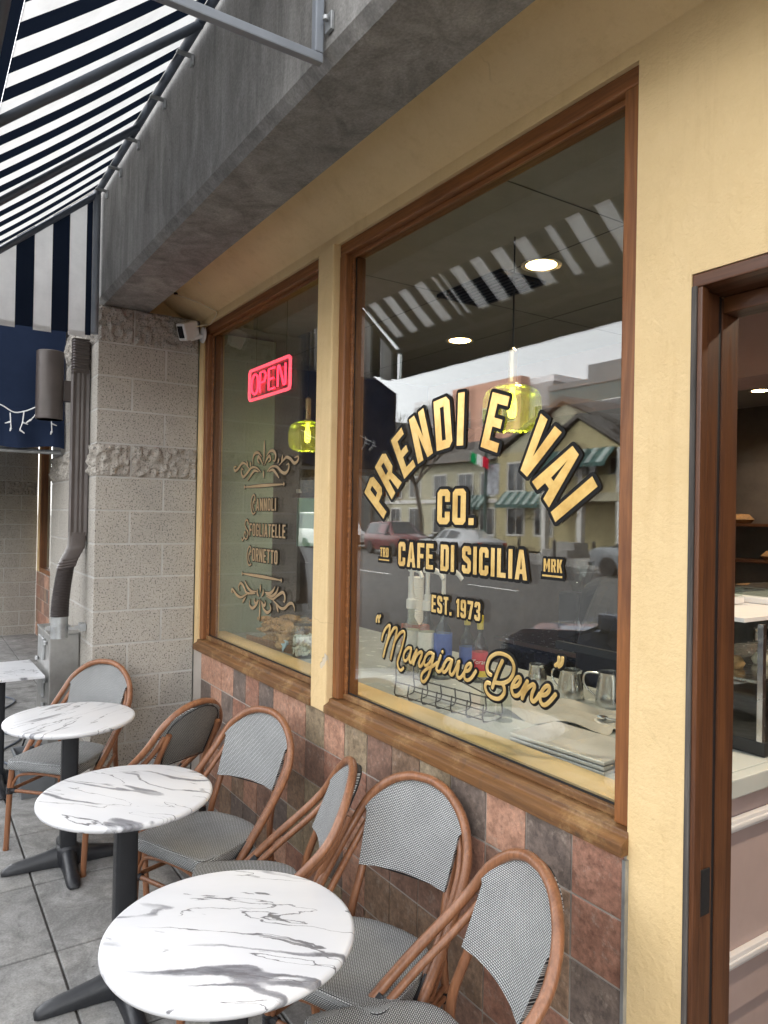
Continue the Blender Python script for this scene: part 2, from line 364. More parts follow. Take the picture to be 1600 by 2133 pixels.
# ================================================================ ground
M['asphalt'] = concrete('asphalt', (.055, .055, .056), (.10, .099, .097), .6, .3)
M['paint'] = plain('road_paint', (.62, .61, .58), .7)
M['earth'] = plain('earth', (.10, .095, .085), .95, 0, .3, 1)
struct('ground', MB().box(-400, 300, -500, 300, -.6, -.20), M['earth'])
sw = struct('sidewalk', MB().box(-40, 14, -2.62, .0, -.19, -.012), M['joint'])
slab_me = mesh('paving_slab', MB().box(-.2975, .2975, -.2975, .2975, -.03, 0), M['slab'], bevel=.004, seg=1)
for i in range(-16, 8):
    for j in range(5):
        y = -1.03 - .302 + .604*(2 - j)
        if y > -.1 or y < -2.4: continue
        o = obj('paving_slab', slab_me, None, sw, loc=(-3.12 + .302 + .604*i, y, rnd.uniform(-.0015, .0015)))
edge = mesh('paving_slab', MB().box(-.2975, .2975, -.205, .21, -.03, 0), M['slab'], bevel=.004, seg=1)
for i in range(-16, 8): obj('paving_slab', edge, None, sw, loc=(-3.12 + .302 + .604*i, -.217, rnd.uniform(-.001, .001)))
struct('kerb', MB().box(-60, 40, -2.80, -2.625, -.19, .0), M['slab'], bevel=.012)
struct('road', MB().box(-160, 80, -20.6, -2.81, -.19, -.13), M['asphalt'])
struct('far_kerb', MB().box(-160, 80, -20.8, -20.61, -.19, .0), M['slab'], bevel=.012)
struct('far_sidewalk', MB().box(-160, 80, -26.0, -20.81, -.19, -.004), M['slab'])
for k in range(26): struct('road_line', MB().box(-100+6*k, -98+6*k, -11.85, -11.73, -.1295, -.1255), M['paint'])
for k in range(14):
    struct('parking_line', MB().box(-60+6*k, -59.9+6*k, -20.5, -18.4, -.1295, -.1255), M['paint'])
# ================================================================ cafe front
B = thing('cafe_building', 'yellow stucco cafe front with wood framed windows above a tiled base', 'building', (0, 0, 0))
X0, XS1, XM0, XW1, XD0, XD1, XR = -4.575, -2.92, -2.78, -1.21, -1.05, .06, 1.6
ZS, ZT, ZC, ZDH = .90, 2.94, 3.055, 2.34
wl = MB()
wl.box(-4.575, XD0, 0, .14, ZT, 3.002)                 # band over the windows
wl.box(-4.575, XR, 0, .14, 3.002, 3.24)
wl.box(XD0, XR, 0, .14, ZDH, 3.002)                    # over the door
wl.box(XW1, XD0, 0, .14, 0, ZT)                        # pier by the door
wl.box(XD1, XR, 0, .14, 0, ZDH)
wl.box(-4.575, -4.505, 0, .14, ZS, ZT)
wall = obj('wall', wl, M['yellow'], B)
obj('mullion_pier', MB().box(XS1, XM0, -.022, .14, ZS-.012, ZT+.002), M['yellow'], B, bevel=.008)
obj('base_wall', MB().box(-4.575, XW1, .0, .14, 0, ZS-.012), M['grout'], B)
sf = MB().loft([[(x, -.0005, 2.985), (x, -.3155, 3.17), (x, -.3155, 3.22), (x, -.0005, 3.22)] for x in (-4.78, XR)])
obj('soffit', sf, M['yellow'], B)
bm_ = MB(); yb0, yb1, zb0, zb1 = -.62, -.316, 3.0, 4.9
bm_.loft([[(x, yb1, zb0), (x, yb1, zb1), (x, yb0, zb1), (x, yb0, zb0+.03), (x, yb0+.03, zb0)] for x in (-6.15, 3.0)])
beam = obj('concrete_beam', bm_, M['beam'], B)
obj('sky_blocker', MB().box(-14, 6, -.60, 8, 4.9, 6.2), M['beam'], B)  # unseen box added over the beam to block sky and sun
obj('roof_slab', MB().box(-6.6, 6, .15, 8, 3.125, 3.3).box(-6.15, 3, -.315, .149, 3.245, 3.3), M['beam'], B)
# edging strip between tiles and pier
obj('tile_edging', MB().box(XW1-.004, XW1+.006, -.014, -.0005, 0, ZS-.02), M['galv'], B)
tb = group_part('tile_base', B)
tm = [mesh('tile', MB().box(-.0863, .0863, -.0045, 0, -.0863, .0863), t_, bevel=.0022, seg=1) for t_ in M['tiles']]
pick = [0,1,2,3,4,5,0,1,4,5,1,4]
rt = random.Random(11)
known = {(0,0):1,(0,1):2,(0,2):0,(0,3):2,(0,4):3,(0,5):5,(0,6):4,(0,7):3,(0,8):0,(0,9):3,(1,0):1,(1,1):5,(1,2):4,(1,3):1,(1,4):5,(2,0):2,(2,1):5,(2,2):4,(3,0):1,
         (0,18):4,(0,17):0,(0,16):0,(0,15):0,(0,14):2,(0,13):1,(0,12):2,(0,11):0,(0,10):0,(1,18):1,(1,17):2,(1,16):0,(1,15):2,(1,14):1}
for r in range(5):
    for c in range(19):
        k = known.get((r, c), pick[rt.randrange(12)])
        x = -1.302 - .178*c; wdt = 1
        if x - .09 < -4.575: wdt = .0
        if wdt == 0: continue
        o = obj('tile', tm[k], None, tb, loc=(x, -.0005 - rt.uniform(0, .0012), .895 - .089 - .178*r))
        if r == 0: o.scale = (1, 1, .95); o.location.z -= .004
# windows
def window(x0, x1, name_lab):
    W = group_part('window', B); W["label"] = name_lab
    fw = .052; y0, y1 = .012, .115
    obj('frame_head', MB().box(x0, x1, y0, y1, ZT-fw, ZT-.001), M['framex'], W, bevel=.006)
    for a, b_ in ((x0+.001, x0+fw), (x1-fw, x1-.001)): obj('frame_jamb', MB().box(a, b_, y0-.002, y1, ZS+.055, ZT-fw-.0005), M['frame'], W, bevel=.006)
    s = MB(); s.loft([[(x, -.030, ZS-.010), (x, -.030, ZS+.022), (x, -.004, ZS+.036), (x, -.002, ZS+.050), (x, .03, ZS+.0545), (x, y1, ZS+.0545), (x, y1, ZS-.010)] for x in (x0-.004, x1+.004)])
    obj('sill', s, M['sill'], W, bevel=.004)
    g = .018; xi0, xi1, zi0, zi1 = x0+fw, x1-fw, ZS+.055, ZT-fw
    st = MB(); st.box(xi0, xi1, .040, .052, zi1-g, zi1); st.box(xi0, xi0+g, .040, .052, zi0+g, zi1-g); st.box(xi1-g, xi1, .040, .052, zi0+g, zi1-g)
    obj('glazing_bead', st, M['framex'], W, bevel=.003)
    obj('bottom_bead', MB().box(xi0, xi1, .036, .052, zi0, zi0+.024), M['sill'], W, bevel=.004)
    obj('gasket', MB().box(xi0+g-.004, xi1-g+.004, .0525, .0535, zi0+.024, zi0+.031).box(xi0+g, xi0+g+.006, .0525, .0535, zi0+.031, zi1-g), M['black'], W)
    for y, mt, tilt in ((.055, 'paneA', 0), (.069, 'paneB', .0022)):
        p = MB(); p.add([(xi0, y, zi0), (xi1, y+tilt, zi0), (xi1, y+tilt, zi1), (xi0, y, zi1)], [(0, 1, 2, 3)])
        obj('glass_pane', p, M[mt], W)
    return W
window(-4.505, XS1-.001, 'smaller window with neon sign and bronze lettering')
window(XM0+.001, XW1, 'larger window with gold lettering')
# door frame
D = group_part('door_frame', B)
obj('weathered_trim', MB().box(XD0+.0005, XD0+.014, -.002, .03, 0, ZDH-.03), M['oldwood'], D, bevel=.003)
obj('jamb', MB().box(XD0+.0005, XD0+.012, .0305, .098, 0, ZDH-.034), M['door'], D, bevel=.004)
obj('jamb_face', MB().box(XD0+.0145, XD0+.028, .002, .030, 0, ZDH-.034), M['door'], D, bevel=.003)
obj('dark_gap_strip', MB().box(XD0+.0005, XD0+.004, .0985, .1185, 0, ZDH-.034), M['black'], D)  # black strip stands in for the shade in the gap beside the stile
obj('inner_stile', MB().box(XD0+.0005, XD0+.007, .119, .190, 0, ZDH-.036), M['door'], D, bevel=.002)
obj('head', MB().box(XD0+.0005, XD1, .002, .139, ZDH-.033, ZDH-.001), M['doorx'], D, bevel=.004)
obj('inner_rail', MB().box(XD0+.008, XD1, .119, .19, ZDH-.075, ZDH-.035), M['doorx'], D, bevel=.003)
sp = MB().box(XD0+.0122, XD0+.0165, .045, .085, .80, .91)
obj('strike_plate', sp, M['black'], D, bevel=.001)
obj('jamb_far', MB().box(XD1-.04, XD1-.001, .0, .12, 0, ZDH-.034), M['door'], D, bevel=.004)
# ================================================================ block pillars
zj = [2.774 - .2032*k for k in range(14)]
def split_face(y0, y1, z0, z1, x, nrm='x', seed=0):
    r2 = random.Random(seed); mb = MB(); nu = max(4, int((y1-y0)/.013)); nv = 15
    H = [[r2.uniform(0, 1) for i in range(nu+1)] for j in range(nv+1)]
    for _ in range(2):
        H = [[(H[j][i]*2 + H[max(0, j-1)][i] + H[min(nv, j+1)][i] + H[j][max(0, i-1)] + H[j][min(nu, i+1)])/6 for i in range(nu+1)] for j in range(nv+1)]
    def fn(u, v):
        i, j = round(u*nu), round(v*nv); e = 0 if (i in (0, nu) or j in (0, nv)) else 1
        d = (.002 + (H[j][i]-.42)*.085)*e
        a = y0+(y1-y0)*u; z = z0+(z1-z0)*v
        return (x+d, a, z) if nrm == 'x' else (a, x-d, z)
    mb.grid(fn, nu, nv)
    return mb
def pillar(name, label, xf, xb, street=True, far=False):
    P = thing(name, label, 'pillar', (xf, -.31, 0))
    oc = lambda *a, **k: obj(*a, P, **k)
    c = MB().box(xb-xf+.003, -.0025, -.3075, .306, 0, 2.994); oc('mortar_core', c, M['mortar']); oc('cap_block', MB().box(-.30, -.12, .0, .306, 2.9955, 3.19), M['yellow'])
    zs = [2.997] + zj
    full = .4064; cache = {}
    def blk(x0, x1, y0, y1, z0, z1, split=None, seed=0):
        if split == 'x':
            mb = split_face(y0, y1, z0, z1, x1, 'x', seed); mb.box(x0, x1-.0005, y0, y1, z0, z1); o = oc('split_block', mb, M['split'])
            if y0 < -.3 and street:
                mb2 = split_face(x0+.002, x1, z0, z1, y0-.0005, 'y', seed+7); obj('rough_face', mb2, M['split'], o)
        elif split == 'y':
            mb = split_face(x0, x1, z0, z1, y0-.0005, 'y', seed); mb.box(x0, x1, y0, y1, z0, z1); oc('split_block', mb, M['split'])
        else:
            key = (round(x1-x0, 3), round(y1-y0, 3), round(z1-z0, 3))
            if key not in cache:
                a, b_, d = (x1-x0)/2, (y1-y0)/2, (z1-z0)/2
                cache[key] = mesh('block', MB().box(-a, a, -b_, b_, -d, d), M['block'], bevel=.0035, seg=1)
            o = oc('block', cache[key], None); o.location = ((x0+x1)/2, (y0+y1)/2, (z0+z1)/2)
    g = .0045
    for k in range(len(zs)):
        z1 = zs[k]; z0 = zs[k+1] if k+1 < len(zs) else 0
        sp_ = k in (0, 4); odd = k % 2 == 0
        ys = [-.31, -.31+full, .31] if not odd else [-.31, -.31+.2032, .31]
        if k == 0: ys = [-.31, -.10, .31]
        for a, b_ in zip(ys[:-1], ys[1:]):
            corner = a < -.30
            xl = (-.2032 if not odd else -full) if (corner and street) else -.18
            blk(xl+g, 0, a+(0 if corner else g), b_-g, z0+g, z1-g, 'x' if sp_ else None, k*10+int(corner))
        if street:
            x = -.2032 if not odd else -full
            while x > xb - xf + .02:
                x2 = max(x-full, xb-xf)
                if x - x2 > .05: blk(x2+g, x-g, -.31, -.12, z0+g, z1-g, 'y' if sp_ else None, k*10+5)
                x = x2
    return P
pillar('block_pillar', 'speckled grey concrete block pillar beside the smaller cafe window', -4.58, -6.15)
pillar('block_pillar', 'shaded concrete block pillar beyond the neighbouring window', -11.35, -12.4, street=False)
# neighbouring bay beyond the pillar
NB = thing('neighbour_building', 'shaded neighbouring shopfront with tiled base beyond the downspout', 'building', (-8.7, 0, 0))
def ob(*a, **k):
    return obj(a[0], a[1], a[2], NB, **k)
def sh(x0, x1, y0, y1, z0, z1): return MB().box(x0+8.7, x1+8.7, y0, y1, z0, z1)
ob('wall', sh(-11.34, -11.2, 0, .14, .9, 3.0).box(-11.34+8.7, -6.16+8.7, 0, .14, 2.94, 3.2), M['yellow'])
ntb = ob('tile_base', sh(-11.34, -6.16, 0, .14, 0, .9), M['grout'])
for r in range(5):
    for c in range(9):
        obj('tile', tm[pick[rt.randrange(12)]], None, ntb, loc=(-11.34+8.7+.1+.178*c, -.0005, .895-.089-.178*r))
ob('window_frame', sh(-11.2, -6.16, .01, .1, .9, .96).box(-11.2+8.7, -11.14+8.7, .01, .1, .961, 2.94), M['frame'], bevel=.004)
p = MB(); p.add([(-11.14+8.7, .055, .96), (-6.2+8.7, .055, .96), (-6.2+8.7, .055, 2.94), (-11.14+8.7, .055, 2.94)], [(0, 1, 2, 3)])
ob('glass_pane', p, M['paneA'])
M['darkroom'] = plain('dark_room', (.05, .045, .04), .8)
ob('room_box', sh(-11.3, -6.2, 3.0, 3.1, 0, 3.2).box(-11.3+8.7, -11.2+8.7, .2, 3.0, 0, 3.2), M['darkroom'])
ob('soffit', sh(-14, -6.16, -.31, .14, 3.201, 3.25), M['yellow'])
ob('beam', sh(-14, -6.16, -.62, -.316, 3.0, 4.9), M['beam'])
# ================================================================ striped awning over the windows
A = thing('striped_awning', 'navy and white striped shed awning with open frame fixed to the concrete beam', 'awning', (0, -.64, 0))
ay = .64
ZW, YW, ZF, YF = 3.655, -.665, 3.005, -1.415
def can(x, t): return (x, ay+YW+(YF-YW)*t, ZW+(ZF-ZW)*t + .0)
cm_ = MB(); xs = [-4.52]; col = []
edges = [-4.52]
k = 0
x = -4.445
cur = 1
while x < -1.74:
    edges += [x, x+.0915]; x += .187
edges.append(-1.70)
for i in range(len(edges)-1):
    white = i % 2 == 1
    a, b_ = edges[i], edges[i+1]
    tN = .885
    for j in range(6):
        t0, t1 = tN*j/6, tN*(j+1)/6
        sag = lambda t: -.014*math.sin(math.pi*t)
        q = [can(a, t0), can(b_, t0), can(b_, t1), can(a, t1)]
        q = [(p_[0], p_[1], p_[2]+sag(tt)) for p_, tt in zip(q, (t0, t0, t1, t1))]
        cm_.add(q, [(0, 1, 2, 3)], 1 if white else 0)
cm_.add([can(-4.52, tN), can(-1.70, tN), can(-1.70, 1), can(-4.52, 1)], [(0, 1, 2, 3)], 0)
obj('canopy', cm_, [M['navy'], M['white_cloth']], A)
ZV = 2.79
va = MB()
def vfn(u, v):
    x = -4.52+2.82*u; return (x, ay+YF-.004+.004*math.sin(x*19)*(1-v)*(1-v), ZV+(ZF-ZV)*v)
va.grid(vfn, 60, 4); obj('front_valance', va, M['navy'], A)
wg = MB(); wy = [-.672]
cuts = [-.672, -.705, -.797, -.888, -.982, -1.075, -1.17, -1.262, -1.355, YF]
for i in range(len(cuts)-1):
    a, b_ = cuts[i], cuts[i+1]; white = i % 2 == 1
    zt = lambda y: ZW+(ZF-ZW)*(y-YW)/(YF-YW)-.012
    zb = ZV - (.012 if white else 0)
    xx = -4.545 + (.003 if white else 0)
    wg.add([(xx, a+ay, zb), (xx, b_+ay, zb), (xx, b_+ay, zt(b_)), (xx, a+ay, zt(a))], [(0, 1, 2, 3)], 1 if white else 0)
    if white: wg.add([(xx+.004, a+ay, zb-.004), (xx+.004, b_+ay, zb-.004), (xx+.004, b_+ay, zb+.028), (xx+.004, a+ay, zb+.028)], [(0, 1, 2, 3)], 1)
obj('side_wing', wg, [M['navy'], M['white_cloth']], A)
obj('wall_rail', MB().tube([(-4.53, ay+YW+.012, ZW-.02), (-1.76, ay+YW+.012, ZW-.02)], .017, 12), M['greytube'], A, smooth=40)
obj('wall_post', MB().tube([(-4.53, ay+YW+.012, ZW-.01), (-4.53, ay+YW+.012, 2.80)], .021, 12), M['alu'], A, smooth=40)
for x in (-4.53, -3.62, -2.72, -1.765):
    obj('rafter', MB().tube([(x, ay+YW+.01, ZW-.032), (x, ay+YF+.03, ZF-.018)], .017, 10), M['greytube'], A, smooth=40)
obj('front_bar', MB().tube([(-4.53, ay+YF+.025, ZF-.01), (-1.70, ay+YF+.025, ZF-.01)], .021, 10), M['greytube'], A, smooth=40)
obj('end_post', MB().box(-1.778, -1.753, ay-.658, ay-.632, 3.0105, ZW), M['alu'], A, bevel=.004)
obj('end_rail', MB().box(-1.778, -1.753, ay+YF+.01, ay-.632, 2.984, 3.010), M['alu'], A, bevel=.004)
for x in (-4.08, -3.28, -2.9, -3.72, -4.4):
    b = MB().box(x-.012, x+.012, ay-.69, ay-.622, ZW-.055, ZW-.046).box(x-.012, x+.012, ay-.632, ay-.6215, ZW-.09, ZW-.0465)
    obj('rail_clip', b, M['galv'], A, bevel=.002)
obj('mounting_lug', MB().box(-1.749, -1.715, ay-.632, ay-.621, 3.06, 3.11).lathe([(.009, 0), (.009, .012), (.004, .014)], 10, (-1.73, ay-.64, 3.085)), M['galv'], A, bevel=.002)
# ================================================================ navy awning of the neighbour, string lights
N2 = thing('navy_awning', 'solid navy canvas awning with drooping skirt beyond the brown wall light', 'awning', (-8.6, -.63, 0))
ny, nx = .63, 8.6
def nfn(u, v):
    y = -.63-1.5*u; zt = 3.66-.75*u; return (-5.62+.012*math.sin(9*u+3*v), y+ny, 2.44+(zt-2.44)*v)
def off(mb): mb.v = [(x+nx, y, z) for x, y, z in mb.v]; return mb
obj('side_panel', off(MB().grid(nfn, 12, 8)), M['navy2'], N2, smooth=60)
def sfn(u, v):
    y = -.63-1.5*u; return (-5.60+.02*math.sin(40*u)*(1-v)+.03*(1-v), y+ny, 2.19+.27*v+.012*math.sin(23*u)*(1-v))
obj('skirt', off(MB().grid(sfn, 60, 5)), M['navy2'], N2, smooth=60)
def tfn(u, v): return (-5.62-5.7*v, -.63-1.5*u+ny, 3.66-.75*u)
obj('canopy', off(MB().grid(tfn, 6, 2)), M['navy2'], N2)
obj('front_panel', off(MB().box(-11.3, -5.62, -2.14+ny, -2.13+ny, 2.19, 2.91)), M['navy2'], N2)
obj('frame_bar', off(MB().tube([(-5.66, -.64+ny, 2.17), (-5.66, -2.12+ny, 2.17)], .016, 8).tube([(-5.66, -2.12+ny, 2.17), (-11.3, -2.12+ny, 2.17)], .016, 8)), M['galv'], N2, smooth=40)
M['wire'] = plain('white_wire', (.75, .75, .74), .5, 0, 0)
SL = thing('string_lights', 'unlit white icicle string lights draped along the navy skirt', 'string lights', (-5.55, -1.0, 2.4))
mbw = MB(); rs = random.Random(3); pts = []
for i in range(15): pts.append((.02, .28-.08*i, .045+.03*math.sin(i*1.7)))
mbw.tube(cr(pts, 4), .0045, 5); obj('wire', mbw, M['wire'], SL, smooth=60)
for i in range(14):
    y = .27-.085*i; z0 = .04+.03*math.sin(i*1.7); dz = rs.uniform(-.16, -.06); dy = rs.uniform(-.05, .05)
    q = cr([(.02, y, z0), (.04, y+dy*.4, z0+dz*.6), (.045, y+dy, z0+dz)], 4)
    b = MB().tube(q, .0038, 5); e = q[-1]
    b.tube([e, e+Vector((0, rs.uniform(-.03, .03), -.022)), ], [.008, .004], 6); b.tube([q[4], q[4]+Vector((0, rs.choice((-.035, .035)), -.012))], [.0075, .003], 6)
    obj('lamp_drop', b, M['wire'], SL, smooth=60)
# ================================================================ wall light, downspout, meter box
WL = thing('wall_light', 'brown cylinder up-down wall light on the block pillar', 'wall light', (-5.30, -.775, 2.36))
obj('cylinder_shade', MB().lathe([(.082, 0), (.086, .004), (.086, .452), (.082, .456), (.078, .456), (.078, .43)], 32).lathe([(.078, .02), (.078, .0)], 32), M['brownmetal'], WL, smooth=40)
obj('mount', MB().box(-.035, .035, .08, .153, .13, .27), M['brownmetal'], WL, bevel=.006)
DS = thing('downspout', 'brown corrugated downspout on the block pillar above the steel box', 'downspout', (-4.80, -.675, 0))
def rsec(cx_, cy_, z, a, b, n=6, ang=0.0):
    out = []
    for i in range(28):
        t = 2*math.pi*i/28; c, s = math.cos(t), math.sin(t)
        px = a*math.copysign(abs(c)**.35, c); py = b*math.copysign(abs(s)**.35, s)
        out.append((cx_+px, cy_+py, z))
    return out
def ribbed(cx_, cy_, z, a, b):
    out = []
    q = [(-1, -1), (-1, 1)]
    nr = 24
    for sx, sy, dx, dy, ln in ((-1, -1, 1, 0, a), (1, -1, 0, 1, b), (1, 1, -1, 0, a), (-1, 1, 0, -1, b)):
        for i in range(nr//4*2):
            t = i/(nr//4*2); rib = .0045*(1 if (.14 < t < .30 or .42 < t < .58 or .70 < t < .86) else 0)
            px = sx*a + dx*2*a*t; py = sy*b + dy*2*b*t
            out.append((cx_+px+dy*(-rib), cy_+py+dx*(rib), z))
    return out
sp_ = MB(); sp_.loft([ribbed(0, 0, 2.62, .038, .048), ribbed(0, 0, 1.60, .038, .048)]); obj('spout', sp_, M['brownmetal'], DS, smooth=35)
up = MB(); secs = []
for i in range(26):
    z = 2.60+.0085*i; w_ = .004*(i % 2); secs.append(rsec(0, .012*(i/25)**2*0-.0, z, .039+w_, .049+w_))
up.loft(secs); obj('top_elbow', up, M['brownmetal'], DS, smooth=40)
lo = MB(); secs = [rsec(0, 0, 1.62, .041, .051)]
pth = cr([(0, 0, 1.60), (0, -.008, 1.53), (0, -.045, 1.45), (0, -.062, 1.40)], 6)
for i, q in enumerate(pth): w_ = .0035*(i % 2) if i > 6 else 0; secs.append([(x_, y_, q.z - (y_-q.y)*(-.18)) for x_, y_, z_ in rsec(0, q.y, q.z, .040+w_, .050+w_)])
lo.loft(secs); obj('lower_elbow', lo, M['brownmetal'], DS, smooth=35)
fx = MB(); secs = []
for i in range(64):
    t = i/63; z = 1.405-.30*t; y = -.062-.030*math.sin(t*math.pi*.5)+.0*t; rr = .0465+.0042*(i % 2)+.004*t
    secs.append([(rr*math.cos(a), y+rr*math.sin(a), z) for a in [2*math.pi*k/20 for k in range(20)]])
fx.loft(secs); obj('flexible_pipe', fx, M['brownflex'], DS, smooth=25)
obj('galvanised_collar', MB().lathe([(.050, .972), (.050, 1.115), (.046, 1.115)], 28, (0, -.092+.0, 0)), M['galv'], DS, smooth=40)
cl = MB().lathe([(.0505, 1.02), (.056, 1.02), (.056, 1.05), (.0505, 1.05)], 28, (0, -.092, 0)).box(.02, .06, -.05, .052, 1.025, 1.045).box(-.02, .055, .02, .052, 1.012, 1.058).box(-.01, .01, -.17, -.146, 1.022, 1.048)
obj('pipe_clamp', cl, M['galv'], DS, smooth=40)
SB = thing('steel_box', 'stainless steel utility box with outlets under the downspout', 'utility box', (-5.17, -.712, .0))
obj('cabinet', MB().box(-.245, .242, -.088, .088, .11, .968), M['stainless'], SB, bevel=.006)
obj('lid', MB().box(-.25, .247, -.093, .089, .969, .978), M['stainless'], SB, bevel=.002)
for z in (.86, .62, .38): obj('outlet_cover', MB().box(-.12, .08, -.104, -.089, z-.07, z+.07), M['galv'], SB, bevel=.004)
for x, z in ((.15, .90), (.15, .66), (.15, .42), (-.18, .75), (.1, .5)): obj('latch', MB().lathe([(.012, 0), (.012, .02), (.006, .026)], 10, (0, 0, 0)), M['galv'], SB, loc=(x, -.1, z))
obj('foot_bracket', MB().box(-.2, .2, -.05, .086, 0, .108), M['galv'], SB)
CB = thing('power_cord', 'black power cord plugged into the steel box trailing to the ground', 'cord', (-5.15, -.83, .0))
obj('cable', MB().tube(cr([(.0, 0, .40), (0, -.05, .33), (-.10, -.09, .16), (-.2, -.14, .03), (-.45, -.22, .008), (-.8, -.2, .008), (-1.1, -.4, .008)], 8), .006, 6), M['black'], CB, smooth=60)
obj('plug', MB().box(-.02, .02, -.03, .022, .36, .43), M['black'], CB, bevel=.006)
C2 = thing('loose_cable', 'grey cable looping over the ground behind the square table', 'cord', (-6.2, -.9, 0))
obj('cable', MB().tube(cr([(1.0, .10, .012), (.8, .02, .010), (.4, -.1, .010), (.0, .1, .008), (-.5, -.2, .008), (-1.2, .2, .008), (-1.8, -.1, .008), (-2.4, .1, .008)], 8), .008, 6), M['greytube'], C2, smooth=60)
C3 = thing('plastic_tub', 'grey plastic tub on the pavement behind the far chair', 'tub', (-4.98, -.86, 0))
t3 = MB(); t3.loft([[(-.15*s, -.11*s, z), (.15*s, -.11*s, z), (.15*s, .11*s, z), (-.15*s, .11*s, z)] for s, z in ((.82, 0), (1, .22), (1.08, .22), (1.08, .245), (.98, .245), (.80, .02))]); obj('bin', t3, plain('grey_plastic', (.15, .16, .17), .5), C3, bevel=.006)
# ================================================================ security camera
SC = thing('security_camera', 'white cube security camera with black face on the window trim', 'camera', (-4.46, -.06, 2.895))
sc_ = obj('camera_body', MB().box(-.042, .042, -.055, .055, -.055, .055), M['whiteplastic'], SC, bevel=.014, seg=3)
fp = obj('black_face', MB().box(-.027, .027, -.0575, -.0552, -.036, .038), M['blackglass'], sc_, bevel=.001)
sc_.rotation_euler = (R_(22), R_(8), R_(18)); sc_.location = (-.03, -.045, 0)
obj('mount_disc', MB().lathe([(.0, -.012), (.046, -.012), (.05, -.004), (.05, 0.0)], 24), M['whiteplastic'], SC, smooth=40).rotation_euler = (R_(-90), 0, 0)
SC.children[-1].location = (0, .046, -.02)
obj('arm', MB().tube([(0, .05, -.02), (-.015, .0, -.04), (-.03, -.03, -.05)], .014, 10), M['whiteplastic'], SC, smooth=60)
KC = thing('camera_cable', 'thin cream cable from the wall to the security camera', 'cord', (-4.35, -.008, 3.0))
obj('cable', MB().tube(cr([(-.07, -.20, .085), (.02, -.13, .045), (.09, -.03, -.008), (.10, 0, -.03), (.05, 0, -.055), (-.01, 0, -.075), (-.06, -.01, -.07), (-.11, -.06, -.08)], 6), .0035, 6), plain('cream_wire', (.66, .55, .36), .5, 0, 0), KC, smooth=60)
obj('grommet', MB().lathe([(.012, -.006), (.012, .004)], 10, (-.075, -.20, .095)), M['black'], KC)
# ================================================================ tables
def foot_mesh():
    mb = MB(); secs = []
    for t, w_, h in ((.0, .040, .088), (.05, .038, .082), (.10, .034, .068), (.16, .032, .056), (.22, .031, .046), (.26, .030, .036), (.285, .026, .022), (.295, .018, .010)):
        y0 = .004
        secs.append([(t, -w_, y0), (t, -w_, h*.45+y0), (t, -w_*.8, h*.8+y0), (t, -w_*.35, h+y0), (t, w_*.35, h+y0), (t, w_*.8, h*.8+y0), (t, w_, h*.45+y0), (t, w_, y0)])
    mb.loft(secs); return mesh('foot', mb, M['castiron'], smooth=50)
FOOT = foot_mesh()
def table(name, label, loc, rz, square=False, group='marble tables in a row along the cafe wall', turn=0):
    T = thing(name, label, 'table', loc, rz, group)
    zt = .724
    if square:
        obj('tabletop', MB().box(-.295, .295, -.225, .225, zt-.016, zt), M['marble'], T, bevel=.003)
    else:
        obj('tabletop', MB().lathe([(.0, zt-.026), (.292, zt-.026), (.300, zt-.022), (.3055, zt-.013), (.3045, zt-.005), (.300, zt-.0012), (.294, zt), (.0, zt)], 96), M['marble'], T, smooth=50)
    T.children[0].rotation_euler = (0, 0, R_(turn)) if not square else (0, 0, 0)
    obj('top_plate', MB().box(-.17, .17, -.025, .025, zt-.046, zt-.027).box(-.025, .025, -.17, -.0255, zt-.046, zt-.027).box(-.025, .025, .0255, .17, zt-.046, zt-.027), M['castiron'], T, bevel=.003)
    c = MB(); c.loft([[(x, y, z) for x, y, _ in rsec(0, 0, 0, .039, .039)] for z in (.075, zt-.047)])
    obj('column', c, M['castiron'], T, smooth=35)
    obj('hub', MB().lathe([(.062, .004), (.062, .06), (.055, .085), (.045, .096)], 20), M['castiron'], T, smooth=45)
    for k in range(4): obj('foot', FOOT, None, T, rz=k*math.pi/2)
    return T
table('cafe_table', 'round white marble table set before the chair at the block pillar', (-3.875, -.859, 0), R_(-4), turn=75)
table('cafe_table', 'round white marble table second from the block pillar', (-2.731, -.868, 0), R_(-2), turn=-12)
table('cafe_table', 'round white marble table under the larger window, third from the pillar', (-1.701, -.872, 0), R_(3))
table('cafe_table', 'square white marble table beside the stainless steel box', (-5.21, -1.052, 0), R_(1), True)
